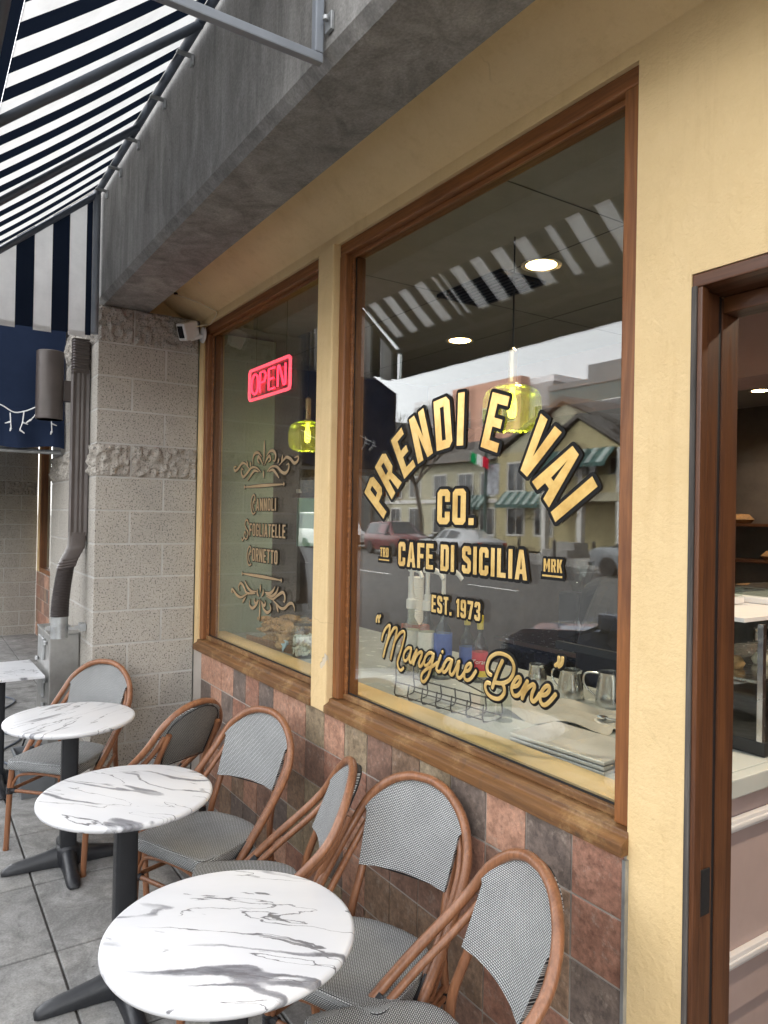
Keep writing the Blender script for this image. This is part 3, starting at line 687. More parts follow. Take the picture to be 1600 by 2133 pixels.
# ================================================================ chairs
def seat_outline(s=1.0):
    half = [(.176, .0), (.178, .10), (.176, .175), (.160, .200), (.12, .207), (.02, .206), (-.08, .196), (-.15, .168), (-.195, .11), (-.212, .0)]
    p_ = [(x*s, y*s) for x, y in half] + [(x*s, -y*s) for x, y in half[-2:0:-1]]
    return [(v.x, v.y) for v in cr([(x, y, 0) for x, y in p_], 3, True)]
def back_x(s, z):     # surface of the woven back: leaning, hollow towards the sitter
    return -.235 - (z-.56)*.44 - .028*(1-min(1, (s/.185)**2))
def chair_parts():
    T = thing('cafe_chair', 'x', 'chair', (0, 0, 0), 0, 'woven bistro chairs along the cafe wall')
    o0 = seat_outline(); zS = .462
    mb = MB(); n = len(o0)
    def ring(s, z, dip=0): return [(x*s, y*s, z - dip) for x, y in o0]
    mb.loft([ring(.0001, zS-.010), ring(.3, zS-.009), ring(.6, zS-.006), ring(.86, zS-.001), ring(.955, zS), ring(.985, zS-.004), ring(1.0, zS-.014), ring(1.003, zS-.03), ring(.995, zS-.045), ring(.96, zS-.050), ring(.5, zS-.048), ring(.0001, zS-.048)], cap=False)
    def suv(co):
        if co.z > zS-.012 and (co.x**2+co.y**2) < .2**2*1.3: return (co.y+1, co.x+1)
        a = math.atan2(co.y, co.x); return (a*.21+1, co.z+1)
    obj('seat', mb, M['weave'], T, smooth=50, uv=suv)
    for s in (1, -1):
        obj('leg', MB().tube([(.150, .180*s, .425), (.158, .185*s, .33), (.170, .192*s, .012)], [.0145, .0145, .0135], 10).lathe([(.015, 0), (.015, .014)], 10, (.1705, .1925*s, 0)), M['rattan'], T, smooth=50)
        obj('rear_upright', MB().tube(cr([(-.285, .196*s, .0), (-.242, .180*s, .25), (-.225, .172*s, .43), (-.262, .160*s, .56), (-.325, .158*s, .69), (-.356, .150*s, .755)], 5), .0138, 10), M['rattan'], T, smooth=50)
        arm = cr([(-.322, .178*s, .765), (-.295, .202*s, .705), (-.235, .218*s, .635), (-.12, .224*s, .535), (-.02, .222*s, .445), (.03, .218*s, .395)], 6)
        obj('inner_arm', MB().tube([v+Vector((-.014, -.018*s, -.018)) for v in arm], .0118, 10), M['rattan'], T, smooth=50)
        br = MB().tube([(.035, .214*s, .39), (-.10, .195*s, .335), (-.222, .178*s, .32)], .010, 8).tube([(-.215, .178*s, .40), (-.10, .2*s, .36), (-.01, .21*s, .40)], .009, 8)
        obj('side_brace', br, M['rattan'], T, smooth=50)
        obj('side_stretcher', MB().tube([(.158, .186*s, .305), (-.222, .180*s, .29)], .0095, 8), M['rattan'], T, smooth=50)
        pf = [q for k in range(4) for q in ((.0150, .0085*k-.004), (.0185, .0085*k-.002), (.0185, .0085*k+.002), (.0150, .0085*k+.004))]
        obj('binding', MB().lathe(pf, 10, (.1585, .186*s, .29)), M['binding'], T, smooth=40)
        obj('binding', MB().lathe(pf, 10, (-.237, .179*s, .275)), M['binding'], T, smooth=40)
        obj('binding', MB().tube([(.158, .182*s, .305), (.158, .150*s, .305)], .013, 8), M['binding'], T, smooth=40)
        obj('binding', MB().tube([(-.05, .224*s, .458), (-.03, .221*s, .437), (.005, .219*s, .412)], .0195, 10), M['binding'], T, smooth=40)
    hp = [(.055, .226, .378), (-.02, .232, .445), (-.12, .236, .535), (-.235, .230, .638), (-.297, .214, .708), (-.338, .178, .787), (-.366, .115, .845), (-.379, .05, .870), (-.381, 0, .874)]
    hp = hp + [(x, -y, z) for x, y, z in hp[-2::-1]]
    obj('hoop', MB().tube(cr(hp, 5), .0152, 12), M['rattan'], T, smooth=50)
    obj('front_stretcher', MB().tube([(.160, -.186, .305), (.160, .186, .305)], .0095, 8), M['rattan'], T, smooth=50)
    obj('front_arch', MB().tube(cr([(.158, -.172, .318), (.156, -.165, .345), (.150, -.13, .385), (.148, 0, .398), (.150, .13, .385), (.156, .165, .345), (.158, .172, .318)], 5), .0075, 8), M['rattan'], T, smooth=50)
    # woven back
    def halfw(z):
        if z < .745: return .160+.014*(z-.585)/.16
        if z < .757: return .174+(z-.745)/.012*.012
        q = min(1, (z-.757)/.106); return .186*math.sqrt(max(0, 1-q*q*.96))*(1-.05*q)
    zs_ = [.590, .62, .65, .68, .71, .735, .745, .757, .775, .795, .815, .832, .846, .856, .862]
    nv = 14
    def surf(dx, mb, flip=False, inset=0):
        secs = []
        for z in zs_:
            hw = max(.012, halfw(z)-inset); row = []
            for k in range(nv+1):
                s = hw*(2*k/nv-1); zz = z - .018*(s/.17)*0 + (.010*(1-(s/.17)**2) if z < .6 else 0)
                row.append((back_x(s, z)+dx, s, zz))
            secs.append(row)
        mb.loft(secs, cap=False, closed=False)
    mb = MB(); surf(.007, mb); b0 = len(mb.v)
    m2 = MB(); surf(-.012, m2)
    mb.add(m2.v, m2.f); per = []
    nn = nv+1; R0 = len(zs_)
    loop = [k for k in range(nn)] + [j*nn+nv for j in range(1, R0)] + [(R0-1)*nn+k for k in range(nv-1, -1, -1)] + [j*nn for j in range(R0-2, 0, -1)]
    fs = [(loop[i], loop[(i+1) % len(loop)], loop[(i+1) % len(loop)]+b0, loop[i]+b0) for i in range(len(loop))]
    mb.f += fs; mb.m += [0]*len(fs)
    obj('woven_back', mb, M['weave'], T, smooth=45, uv=lambda co: (co.y+1, co.z*1.08+1))
    m3 = MB(); surf(-.0150, m3, inset=.030); m3.f = m3.f[nv*0:]
    obj('back_panel', m3, M['weaveback'], T, smooth=60, uv=lambda co: (co.y+1, co.z*1.08+1))
    pr = [(back_x(s, z)-.0165, s, z) for z in zs_ for s in (max(.012, halfw(z)-.030),)]; pl_ = [(x, -y, z) for x, y, z in pr]
    obj('piping', MB().tube(pr + pl_[::-1], .0028, 6, closed=True), M['binding'], T, smooth=60)
    return T
CH = [((-4.165, -.845), -45, 'woven bistro chair pulled up to the table nearest the block pillar, before its blocks'),
      ((-3.62, -.575), -155, 'bistro chair turned to face the table nearest the block pillar, back to the window'),
      ((-2.845, -.550), -66, 'bistro chair with its back to the tiles under the yellow mullion'),
      ((-2.36, -.575), -116, 'bistro chair angled close between two chairs along the tiles by the second round table'),
      ((-1.81, -.445), -66, 'bistro chair with its seat beside the table third from the pillar'),
      ((-1.430, -.572), -106, 'bistro chair standing next to the yellow pier and door frame')]
chair0 = chair_parts()
for i, ((x, y), a, lab) in enumerate(CH):
    o = chair0 if i == 0 else dup(chair0, (0, 0, 0), 0)
    o.location = (x, y, 0); o.rotation_euler = (0, 0, R_(a)); o["label"] = lab
# ================================================================ lettering on the glass
YL = .0495; KP = 1.6095/1.64        # vinyl and leaf on the outer face of the glass
s_, w0, c_ = .19, .50, .10
def rect_hole(x0, y0, x1, y1): return [(x0, y0), (x1, y0), (x1, y1), (x0, y1)]
def glyphs(s=.19, w=.50, c=.10):
    G = {}
    G['C'] = (w, [(0,c),(c,0),(w-c,0),(w,c),(w,.36),(w-s,.36),(w-s,s),(s,s),(s,1-s),(w-s,1-s),(w-s,.64),(w,.64),(w,1-c),(w-c,1),(c,1),(0,1-c)], [])
    G['G'] = (w, [(0,c),(c,0),(w-c,0),(w,c),(w,.52),(w*.5,.52),(w*.5,.38),(w-s,.38),(w-s,s),(s,s),(s,1-s),(w-s,1-s),(w-s,.68),(w,.68),(w,1-c),(w-c,1),(c,1),(0,1-c)], [])
    G['O'] = (w, [(0,c),(c,0),(w-c,0),(w,c),(w,1-c),(w-c,1),(c,1),(0,1-c)], [rect_hole(s, s, w-s, 1-s)])
    G['D'] = (w, [(0,0),(w-c,0),(w,c),(w,1-c),(w-c,1),(0,1)], [rect_hole(s, s*.9, w-s, 1-s*.9)])
    G['P'] = (w, [(0,0),(s,0),(s,.38),(w-c,.38),(w,.38+c),(w,1-c),(w-c,1),(0,1)], [rect_hole(s, .55, w-s, 1-s*.9)])
    G['R'] = (w, [(0,0),(s,0),(s,.38),(w*.5,.38),(w-s,0),(w+.01,0),(w-.11,.42),(w,.42+c),(w,1-c),(w-c,1),(0,1)], [rect_hole(s, .55, w-s, 1-s*.9)])
    e = w*.92
    G['E'] = (e, [(0,0),(e,0),(e,s*.9),(s,s*.9),(s,.42),(e-.05,.42),(e-.05,.58),(s,.58),(s,1-s*.9),(e,1-s*.9),(e,1),(0,1)], [])
    G['F'] = (e, [(0,0),(s,0),(s,.40),(e-.05,.40),(e-.05,.57),(s,.57),(s,1-s*.9),(e,1-s*.9),(e,1),(0,1)], [])
    G['L'] = (e*.95, [(0,0),(e*.95,0),(e*.95,s*.9),(s,s*.9),(s,1),(0,1)], [])
    G['I'] = (s, [(0,0),(s,0),(s,1),(0,1)], [])
    G['T'] = (e, [(e/2-s/2,0),(e/2+s/2,0),(e/2+s/2,1-s*.9),(e,1-s*.9),(e,1),(0,1),(0,1-s*.9),(e/2-s/2,1-s*.9)], [])
    n = w*1.06
    G['N'] = (n, [(0,0),(s,0),(s,.56),(n-s,0),(n,0),(n,1),(n-s,1),(n-s,.44),(s,1),(0,1)], [])
    a = w*1.16
    G['V'] = (a, [(0,1),(s,1),(a/2,.34),(a-s,1),(a,1),(a/2+s*.52,0),(a/2-s*.52,0)], [])
    G['A'] = (a, [(0,0),(s,0),(s+.035,.2),(a-s-.035,.2),(a-s,0),(a,0),(a/2+s*.52,1),(a/2-s*.52,1)], [[(s+.06,.35),(a-s-.06,.35),(a/2,.78)]])
    m_ = w*1.34
    G['M'] = (m_, [(0,0),(s,0),(s,.58),(m_/2,.18),(m_-s,.58),(m_-s,0),(m_,0),(m_,1),(m_-s,1),(m_/2,.52),(s,1),(0,1)], [])
    G['K'] = (n, [(0,0),(s,0),(s,.30),(s+.07,.41),(n-s,0),(n+.02,0),(s+.19,.55),(n,1),(n-s-.02,1),(s,.58),(s,1),(0,1)], [])
    G['S'] = (w, [(0,.3),(0,c),(c,0),(w-c,0),(w,c),(w,.45),(w-c,.555),(s,.66),(s,1-s),(w-s,1-s),(w-s,.7),(w,.7),(w,1-c),(w-c,1),(c,1),(0,1-c),(0,.57),(c,.465),(w-s,.36),(w-s,s),(s,s),(s,.3)], [])
    G['1'] = (s+.1, [(.1,0),(.1+s,0),(.1+s,1),(.12,1),(0,.86),(0,.72),(.1,.77)], [])
    G['9'] = (w, [(0,.28),(0,c),(c,0),(w-c,0),(w,c),(w,1-c),(w-c,1),(c,1),(0,1-c),(0,.37+c),(c,.37),(w-s,.37),(w-s,s),(s,s),(s,.28)], [rect_hole(s, .54, w-s, 1-s)])
    G['7'] = (w, [(.08,0),(.08+s+.02,0),(w,.82),(w,1),(0,1),(0,1-s),(w-s-.01,1-s)], [])
    G['3'] = (w, [(0,.3),(0,c),(c,0),(w-c,0),(w,c),(w,.43),(w-.06,.5),(w,.57),(w,1-c),(w-c,1),(c,1),(0,1-c),(0,.7),(s,.7),(s,1-s),(w-s,1-s),(w-s,.59),(.17,.59),(.17,.42),(w-s,.42),(w-s,s),(s,s),(s,.3)], [])
    G['.'] = (s, [(0,0),(s,0),(s,s),(0,s)], [])
    return G
G1 = glyphs(); G2 = glyphs(.145, .44, .11)
def fill(mb, outer, holes, fn, th=.0008):
    polys = [outer] + holes
    flat = [p_ for q in polys for p_ in q]
    tris = tessellate_polygon([[Vector((x, y, 0)) for x, y in q] for q in polys])
    mb.add([fn(x, y, -th) for x, y in flat], [tuple(t_) for t_ in tris])
    for q in polys:
        n = len(q); mb.add([fn(x, y, -th) for x, y in q]+[fn(x, y, 0) for x, y in q], [(i, (i+1) % n, n+(i+1) % n, n+i) for i in range(n)])
def border(mb, outer, holes, fn, d, fill_holes=True, lift=0.0):
    # a wide dark keyline: a bar along every edge and a disc on every corner, each on its own tiny step
    fl = MB(); tr = tessellate_polygon([[Vector((x, y, 0)) for x, y in outer]])
    st = 0
    mb.add([fn(x, y, lift) for x, y in outer], [tuple(t_) for t_ in tr])
    n = len(outer)
    for i in range(n):
        a = Vector(outer[i]); b = Vector(outer[(i+1) % n]); t_ = (b-a)
        if t_.length < 1e-6: continue
        t_.normalize(); nn = Vector((-t_.y, t_.x))*d; e = lift + .00002*(i % 7+1)
        mb.add([fn(*(a+nn), e), fn(*(b+nn), e), fn(*(b-nn), e), fn(*(a-nn), e)], [(0, 1, 2, 3)])
        mb.add([fn(a.x+d*math.cos(k*math.pi/5), a.y+d*math.sin(k*math.pi/5), e+.00015) for k in range(10)], [tuple(range(10))])
def put(parent, name, items, mat, d, mback=None, nm2='keyline', letters=False):
    """items: list of (glyph, fn)"""
    mb = MB(); kb = MB()
    for (w_, outer, holes), fn in items:
        fill(mb, outer, holes, fn); border(kb, outer, holes, fn, d, lift=.0012)
    o = obj(name, mb, mat, parent); obj(nm2, kb, M['decalblack'], o); return o
LW = thing('window_lettering', 'gold and black cafe name lettering on the larger window', 'lettering', (-2.02, YL, 1.7))
def L0(x, z, y): return (x*KP+2.02, y, 1.745+(z-1.745)*KP-1.7)
cx_, cz_, rb, hh = -2.022, 1.4525, .553, .189
for ch, ang in zip('PRENDIEVAI', (144, 133.8, 122, 110.4, 97.9, 88.8, 72.6, 52.8, 42.4, 33.2)):
    g = G1[ch]; a = R_(ang)
    def fn(u, v, y, a=a, g=g):
        rr = rb + v*hh; off_ = (u-g[0]/2)*hh
        return L0(cx_ + math.cos(a)*rr + math.sin(a)*off_, cz_ + math.sin(a)*rr - math.cos(a)*off_, y)
    put(LW, 'letter', [(g, fn)], M['gold'], .068)
def line(parent, name, text, x0, x1, z0, z1, Gs, mat, d, o0=L0, gap=.11, space=.30):
    tot = 0; pos = []
    for ch in text:
        if ch == ' ': tot += space; continue
        pos.append((ch, tot)); tot += Gs[ch][0] + gap
    tot -= gap; sx = (x1-x0)/tot; sz = z1-z0; items = []
    for ch, p_ in pos:
        items.append((Gs[ch], (lambda u, v, y, p_=p_: o0(x0+(p_+u)*sx, z0+v*sz, y))))
    return put(parent, name, items, mat, d)
line(LW, 'word', 'CO.', -2.135, -1.928, 1.724, 1.852, G1, M['gold'], .085)
line(LW, 'word', 'CAFE DI SICILIA', -2.384, -1.665, 1.554, 1.650, G1, M['gold'], .115, gap=.13, space=.34)
line(LW, 'word', 'TRD', -2.518, -2.455, 1.583, 1.622, G1, M['gold'], .18)
line(LW, 'word', 'MRK', -1.595, -1.519, 1.588, 1.628, G1, M['gold'], .18)
line(LW, 'word', 'EST. 1973', -2.161, -1.886, 1.397, 1.461, G1, M['gold'], .13, gap=.13)
for a, b_, z in ((-2.527, -2.449, 1.571), (-1.600, -1.518, 1.576)):
    (xa, _, zz), (xb_, _, _) = L0(a, z, 0), L0(b_, z, 0)
    o = obj('rule', MB().box(xa, xb_, -.0008, 0, zz-.0028, zz+.0028), M['gold'], LW)
    obj('keyline', MB().box(xa-.008, xb_+.008, .0012, .0016, zz-.012, zz+.012), M['decalblack'], o)
MANG = [[[-2494,1243],[-2486,1267],[-2465,1294],[-2441,1309],[-2436,1301],[-2445,1265],[-2465,1219],[-2481,1176]],[[-2465,1219],[-2442,1260],[-2410,1299],[-2389,1305],[-2387,1292],[-2403,1245],[-2427,1176]],[[-2403,1245],[-2385,1268],[-2358,1292],[-2336,1298],[-2333,1281],[-2348,1238],[-2369,1192],[-2378,1170],[-2370,1150],[-2354,1143],[-2336,1155]],[[-2287,1241],[-2307,1239],[-2329,1220],[-2337,1198],[-2328,1185],[-2310,1195],[-2291,1221],[-2285,1240],[-2295,1205],[-2294,1187],[-2281,1189],[-2267,1215],[-2250,1240]],[[-2250,1240],[-2260,1211],[-2270,1183]],[[-2268,1192],[-2245,1224],[-2218,1238],[-2218,1223],[-2232,1198],[-2231,1183],[-2219,1185],[-2198,1209]],[[-2142,1241],[-2166,1244],[-2189,1228],[-2200,1206],[-2194,1191],[-2173,1201],[-2154,1224],[-2142,1241],[-2153,1202],[-2172,1159],[-2196,1131],[-2215,1131],[-2214,1154],[-2185,1179],[-2149,1196],[-2117,1216]],[[-2100,1243],[-2117,1209],[-2124,1190],[-2112,1183],[-2097,1191],[-2078,1213]],[[-2091,1259],[-2091,1259]],[[-2033,1238],[-2056,1239],[-2074,1223],[-2087,1202],[-2083,1187],[-2066,1196],[-2046,1221],[-2033,1238],[-2043,1210],[-2045,1191],[-2032,1187],[-2017,1205],[-1999,1237]],[[-1992,1241],[-2002,1236],[-1996,1228],[-2002,1204],[-2004,1189],[-1992,1183],[-1976,1194],[-1962,1213]],[[-1962,1213],[-1941,1220],[-1928,1238],[-1935,1245],[-1952,1234],[-1964,1211],[-1962,1188],[-1944,1185],[-1923,1200],[-1903,1224]],[[-2526,1336],[-2536,1326],[-2537,1312]],[[-2508,1339],[-2518,1328],[-2518,1314]]]
BENE = [[[-1772,1282],[-1789,1253],[-1804,1221],[-1819,1185]],[[-1827,1226],[-1842,1231],[-1847,1251],[-1833,1281],[-1803,1300],[-1770,1305],[-1737,1298],[-1719,1278],[-1721,1250],[-1741,1224],[-1773,1209],[-1804,1205]],[[-1773,1209],[-1762,1197],[-1763,1176],[-1787,1155],[-1818,1152],[-1843,1161],[-1855,1180],[-1847,1196],[-1831,1197]],[[-1724,1207],[-1703,1215],[-1689,1230],[-1689,1242],[-1701,1242],[-1717,1224],[-1727,1200],[-1719,1183],[-1702,1183],[-1685,1197],[-1669,1220],[-1657,1238]],[[-1657,1238],[-1666,1213],[-1678,1180]],[[-1677,1186],[-1658,1214],[-1633,1233],[-1625,1227],[-1635,1205],[-1638,1187],[-1629,1181],[-1616,1192],[-1603,1210]],[[-1600,1207],[-1579,1213],[-1564,1228],[-1564,1241],[-1577,1239],[-1593,1222],[-1602,1201],[-1595,1183],[-1581,1181],[-1561,1196],[-1538,1222]],[[-1527,1335],[-1528,1320],[-1540,1309]],[[-1512,1336],[-1515,1319],[-1526,1308]]]
ORN1 = [[[-3709,2156],[-3709,2120],[-3709,2077],[-3709,2035]],[[-3713,1990],[-3711,1973],[-3710,1951]],[[-3718,2024],[-3754,2055],[-3783,2073],[-3793,2051],[-3767,2033]],[[-3698,2023],[-3672,2050],[-3639,2068],[-3622,2047],[-3651,2035]],[[-3741,2071],[-3784,2094],[-3834,2094],[-3862,2067],[-3860,2032]],[[-3673,2072],[-3634,2092],[-3588,2092],[-3558,2068],[-3566,2039],[-3592,2040]],[[-3751,1986],[-3809,2012],[-3881,2015],[-3939,1989],[-3999,1967],[-4028,1992],[-4025,2016],[-4001,2009]],[[-3662,1985],[-3610,2008],[-3539,2004],[-3481,1975],[-3432,1967],[-3396,1987],[-3397,2013],[-3421,2009]],[[-3779,1988],[-3837,1996],[-3887,1972],[-3930,1944]],[[-3642,1985],[-3590,1990],[-3544,1967],[-3511,1944]],[[-3911,2011],[-3972,2043],[-4026,2046],[-4080,2019],[-4128,2009],[-4145,2031],[-4105,2032]],[[-3514,2011],[-3465,2033],[-3423,2049],[-3375,2036],[-3333,2013],[-3293,2023],[-3288,2044],[-3328,2041]],[[-3934,2024],[-3950,2057]],[[-3889,2027],[-3898,2048]],[[-3527,2026],[-3515,2047]],[[-3483,2026],[-3469,2060]],[[-3962,1907],[-3706,1909],[-3453,1909]],[[-3977,1916],[-3977,1898]],[[-3450,1918],[-3449,1902]]]
ORN2 = [[[-3727,1279],[-3727,1236],[-3728,1196],[-3732,1162]],[[-3723,1359],[-3724,1343],[-3726,1319]],[[-3745,1296],[-3765,1310],[-3763,1331]],[[-3706,1299],[-3687,1317],[-3682,1336]],[[-3779,1319],[-3846,1313],[-3903,1332],[-3947,1364]],[[-3792,1307],[-3859,1300],[-3922,1300],[-3967,1334],[-4011,1345],[-4039,1322],[-4027,1301]],[[-3662,1325],[-3599,1326],[-3557,1345],[-3534,1368]],[[-3643,1316],[-3574,1313],[-3515,1339],[-3493,1369]],[[-3642,1306],[-3561,1299],[-3497,1326],[-3439,1346],[-3413,1329],[-3414,1301],[-3431,1302]],[[-3894,1297],[-3942,1281],[-3999,1264],[-4058,1270],[-4105,1288],[-4136,1299],[-4150,1284],[-4127,1280]],[[-3561,1296],[-3512,1278],[-3459,1262],[-3413,1267],[-3363,1295],[-3325,1301],[-3302,1284],[-3299,1266]],[[-3744,1274],[-3775,1244],[-3828,1220],[-3870,1234],[-3864,1264]],[[-3711,1273],[-3677,1234],[-3626,1219],[-3583,1242],[-3597,1269]],[[-3757,1273],[-3776,1252],[-3803,1260],[-3797,1277]],[[-3698,1269],[-3671,1251],[-3653,1263],[-3660,1278]],[[-3928,1272],[-3962,1246],[-3972,1236]],[[-3518,1278],[-3499,1255],[-3487,1238]],[[-3970,1404],[-3704,1407],[-3471,1407]],[[-3987,1410],[-3986,1396]],[[-3460,1414],[-3459,1399]]]

def strokes(parent, name, data, r, d, mat, o0, taper=False, flat=.09):
    mb = MB(); kb = MB()
    for i, st in enumerate(data):
        if len(st) == 2 and abs(st[0][0]-st[1][0]) < 3: st = [st[0], [st[1][0]+2, st[1][1]]]
        P = cr([o0(x/1000, z/1000, 0) for x, z in st], 5)
        n = len(P); rs = [r]*n
        if taper: rs = [r*(.35+.9*math.sin(math.pi*min(1, (k+.6)/n))) for k in range(n)]
        def one(m_, rad, yb):
            t0 = (P[0]-P[1]).normalized(); t1 = (P[-1]-P[-2]).normalized()
            q = [P[0]+t0*rad[0]*.85, P[0]+t0*rad[0]*.5] + P + [P[-1]+t1*rad[-1]*.5, P[-1]+t1*rad[-1]*.85]
            rr = [rad[0]*.45, rad[0]*.85] + list(rad) + [rad[-1]*.85, rad[-1]*.45]
            k0 = len(m_.v); m_.tube(q, rr, 10)
            for k in range(k0, len(m_.v)): v = m_.v[k]; m_.v[k] = (v[0], v[1]*flat+yb-.00003*i, v[2])
        one(mb, rs, -.0003); one(kb, [q+d for q in rs], .0030)
    o = obj(name, mb, mat, parent, smooth=60); obj('keyline', kb, M['decalblack'], o, smooth=60); return o
strokes(LW, 'script_word', MANG[:-2], .0062, .0078, M['gold'], L0)
strokes(LW, 'script_capital', BENE[:3], .0068, .0085, M['gold'], L0)
strokes(LW, 'script_word', BENE[3:7], .0068, .0085, M['gold'], L0)
for q in BENE[7:] + MANG[-2:]: strokes(LW, 'quote_mark', [q], .0062, .0080, M['gold'], L0)
# ---- smaller window
LS = thing('menu_lettering', 'bronze pastry list with scroll ornaments on the smaller window', 'lettering', (-3.70, YL, 1.7))
def L1(x, z, y): return (x*KP+3.70, y, 1.745+(z-1.745)*KP-1.7)
strokes(LS, 'scroll_ornament', ORN1, .0068, .0038, M['tan'], L1, True)
strokes(LS, 'scroll_ornament', ORN2, .0068, .0038, M['tan'], L1, True)
line(LS, 'word', 'ANNOLI', -3.806, -3.542, 1.770, 1.838, G2, M['tan'], .075, L1, gap=.12)
line(LS, 'word', 'FOGLIATELLE', -3.893, -3.421, 1.627, 1.698, G2, M['tan'], .075, L1, gap=.12)
line(LS, 'word', 'ORNETTO', -3.848, -3.51, 1.486, 1.560, G2, M['tan'], .075, L1, gap=.12)
def capC(x, z): return [[[x+62, z+78], [x+58, z+100], [x+38, z+110], [x+14, z+88], [x+6, z+55], [x+14, z+20], [x+38, z+2], [x+66, z+10]], [[x+58, z+86], [x+44, z+76], [x+50, z+62]], [[x+34, z+70], [x+30, z+45], [x+42, z+24]]]
strokes(LS, 'capital_letter', capC(-3882, 1750), .0050, .0048, M['tan'], L1)
strokes(LS, 'capital_letter', capC(-3926, 1456), .0050, .0048, M['tan'], L1)
sx_, sz_ = -3985, 1604
strokes(LS, 'capital_letter', [[[sx_+76, sz_+90], [sx_+62, sz_+110], [sx_+36, sz_+108], [sx_+26, sz_+84], [sx_+48, sz_+62], [sx_+74, sz_+42], [sx_+66, sz_+12], [sx_+36, sz_+2], [sx_+14, sz_+22], [sx_+28, sz_+44], [sx_+44, sz_+30]], [[sx_+16, sz_+8], [sx_-8, sz_-8], [sx_-22, sz_+4]]], .0050, .0048, M['tan'], L1)
# ================================================================ neon OPEN sign
NE = thing('open_sign', 'glowing red neon OPEN sign hanging inside the smaller window', 'neon sign', (-3.70, .095, 2.495))
M['neon'] = glow('neon_red', (1.0, .02, .05), .85); M['neonpink'] = glow('neon_pink_border', (1.0, .07, .11), .36)
W2, H2, rc = .268, .086, .022
rr = []
for cx2, cz2, a0 in ((W2-rc, H2-rc, 0), (-W2+rc, H2-rc, 90), (-W2+rc, -H2+rc, 180), (W2-rc, -H2+rc, 270)):
    for k in range(5): a = R_(a0+k*22.5); rr.append((cx2+rc*math.cos(a), 0, cz2+rc*math.sin(a)))
obj('border_tube', MB().tube(rr, .0085, 8, closed=True), M['neonpink'], NE, smooth=60)
obj('backing_panel', MB().box(-W2, W2, .012, .016, -H2, H2), thin_glass('acrylic_sheet', (.55, .52, .52), 1.4), NE)
def nl(name, strokes_):
    mb = MB()
    for st, cl_ in strokes_: mb.tube(cr([(x, 0, z) for x, z in st], 5, cl_) if cl_ != 'p' else [(x, 0, z) for x, z in st], .0060, 8, closed=(cl_ is True))
    obj('letter_tube', mb, M['neon'], NE, smooth=60)
h_ = .056
nl('O', [([(-.19, h_), (-.152, .035), (-.148, -.03), (-.19, -h_), (-.232, -.03), (-.228, .035)], True)])
nl('P', [([(-.118, -h_), (-.118, h_), (-.06, h_), (-.034, .03), (-.06, -.002), (-.112, -.002)], 'p')])
nl('E', [([(.075, h_), (.0, h_), (.0, -h_), (.078, -h_)], 'p'), ([(.006, .0), (.064, .0)], 'p')])
nl('N', [([(.118, -h_), (.118, h_), (.135, h_), (.195, -h_), (.212, -h_), (.212, h_)], 'p')])
for s in (-1, 1): obj('hanging_wire', MB().tube([(.2*s, .01, H2), (.2*s, .01, .42)], .0012, 5), M['black'], NE)
# ================================================================ interior
M['ceil'] = plain('ceiling_paint', (.30, .29, .27), .9, 0, .06)
M['mauve'] = plain('mauve_paint', (.42, .27, .25), .7, 0, .06)
M['green'] = plain('sage_paint', (.30, .37, .29), .6, 0, .06)
M['taupe'] = plain('taupe_panel', (.13, .105, .09), .6, 0, .25, 3)
M['floorin'] = plain('grey_floor', (.16, .155, .15), .5, 0, .2, 3)
M['counterwhite'] = plain('pale_counter', (.52, .55, .53), .22, 0, .06, 4)
M['pink'] = plain('pink_paint', (.46, .36, .345), .55, 0, .04)
M['mould'] = plain('white_moulding', (.72, .71, .72), .45, 0, .04)
M['steel'] = plain('polished_steel', (.60, .60, .59), .22, 1, .06, 9)
M['syrup'] = thin_glass('syrup_bottle_glass', (.66, .68, .60), 1.5)
M['paper'] = plain('white_label', (.66, .65, .60), .6, 0, .08, 60)
struct('interior_floor', MB().box(-5.6, 1.55, .141, 6.0, -.15, .0), M['floorin'])
struct('interior_ceiling', MB().box(-5.6, 1.55, .145, 6.0, 3.0, 3.05), M['ceil'])
struct('interior_back_wall', MB().box(-5.6, 1.55, 6.001, 6.12, 0, 3.0), M['taupe'])
struct('interior_side_wall', MB().box(-5.72, -5.601, .141, 6.12, 0, 3.0), M['taupe'])
struct('interior_side_wall_right', MB().box(1.551, 1.66, .141, 6.12, 0, 3.0), M['mauve'])
struct('green_partition', MB().box(-5.59, -4.76, .145, .62, 0, 2.98), M['green'])
struct('inner_window_ledge', MB().box(-4.74, -1.36, .145, .275, .70, .950), M['yellow'])
struct('ceiling_bulkhead', MB().box(-5.59, 1.5, 2.6, 3.0, 2.62, 2.998), M['mauve'])
pl0 = tag(obj('ceiling_joints', MB().box(-5.5, 1.5, .95, .956, 2.9985, 2.9995).box(-5.5, 1.5, 1.75, 1.756, 2.9985, 2.9995).box(-3.2, -3.194, .2, 2.6, 2.9978, 2.9984).box(-2.0, -1.994, .2, 2.6, 2.9978, 2.9984), M['black']), kind='structure')
M['downlight'] = glow('downlight_glow', (1.0, .84, .55), 1.6)
M['trim'] = plain('white_trim', (.6, .58, .52), .5, 0, 0)
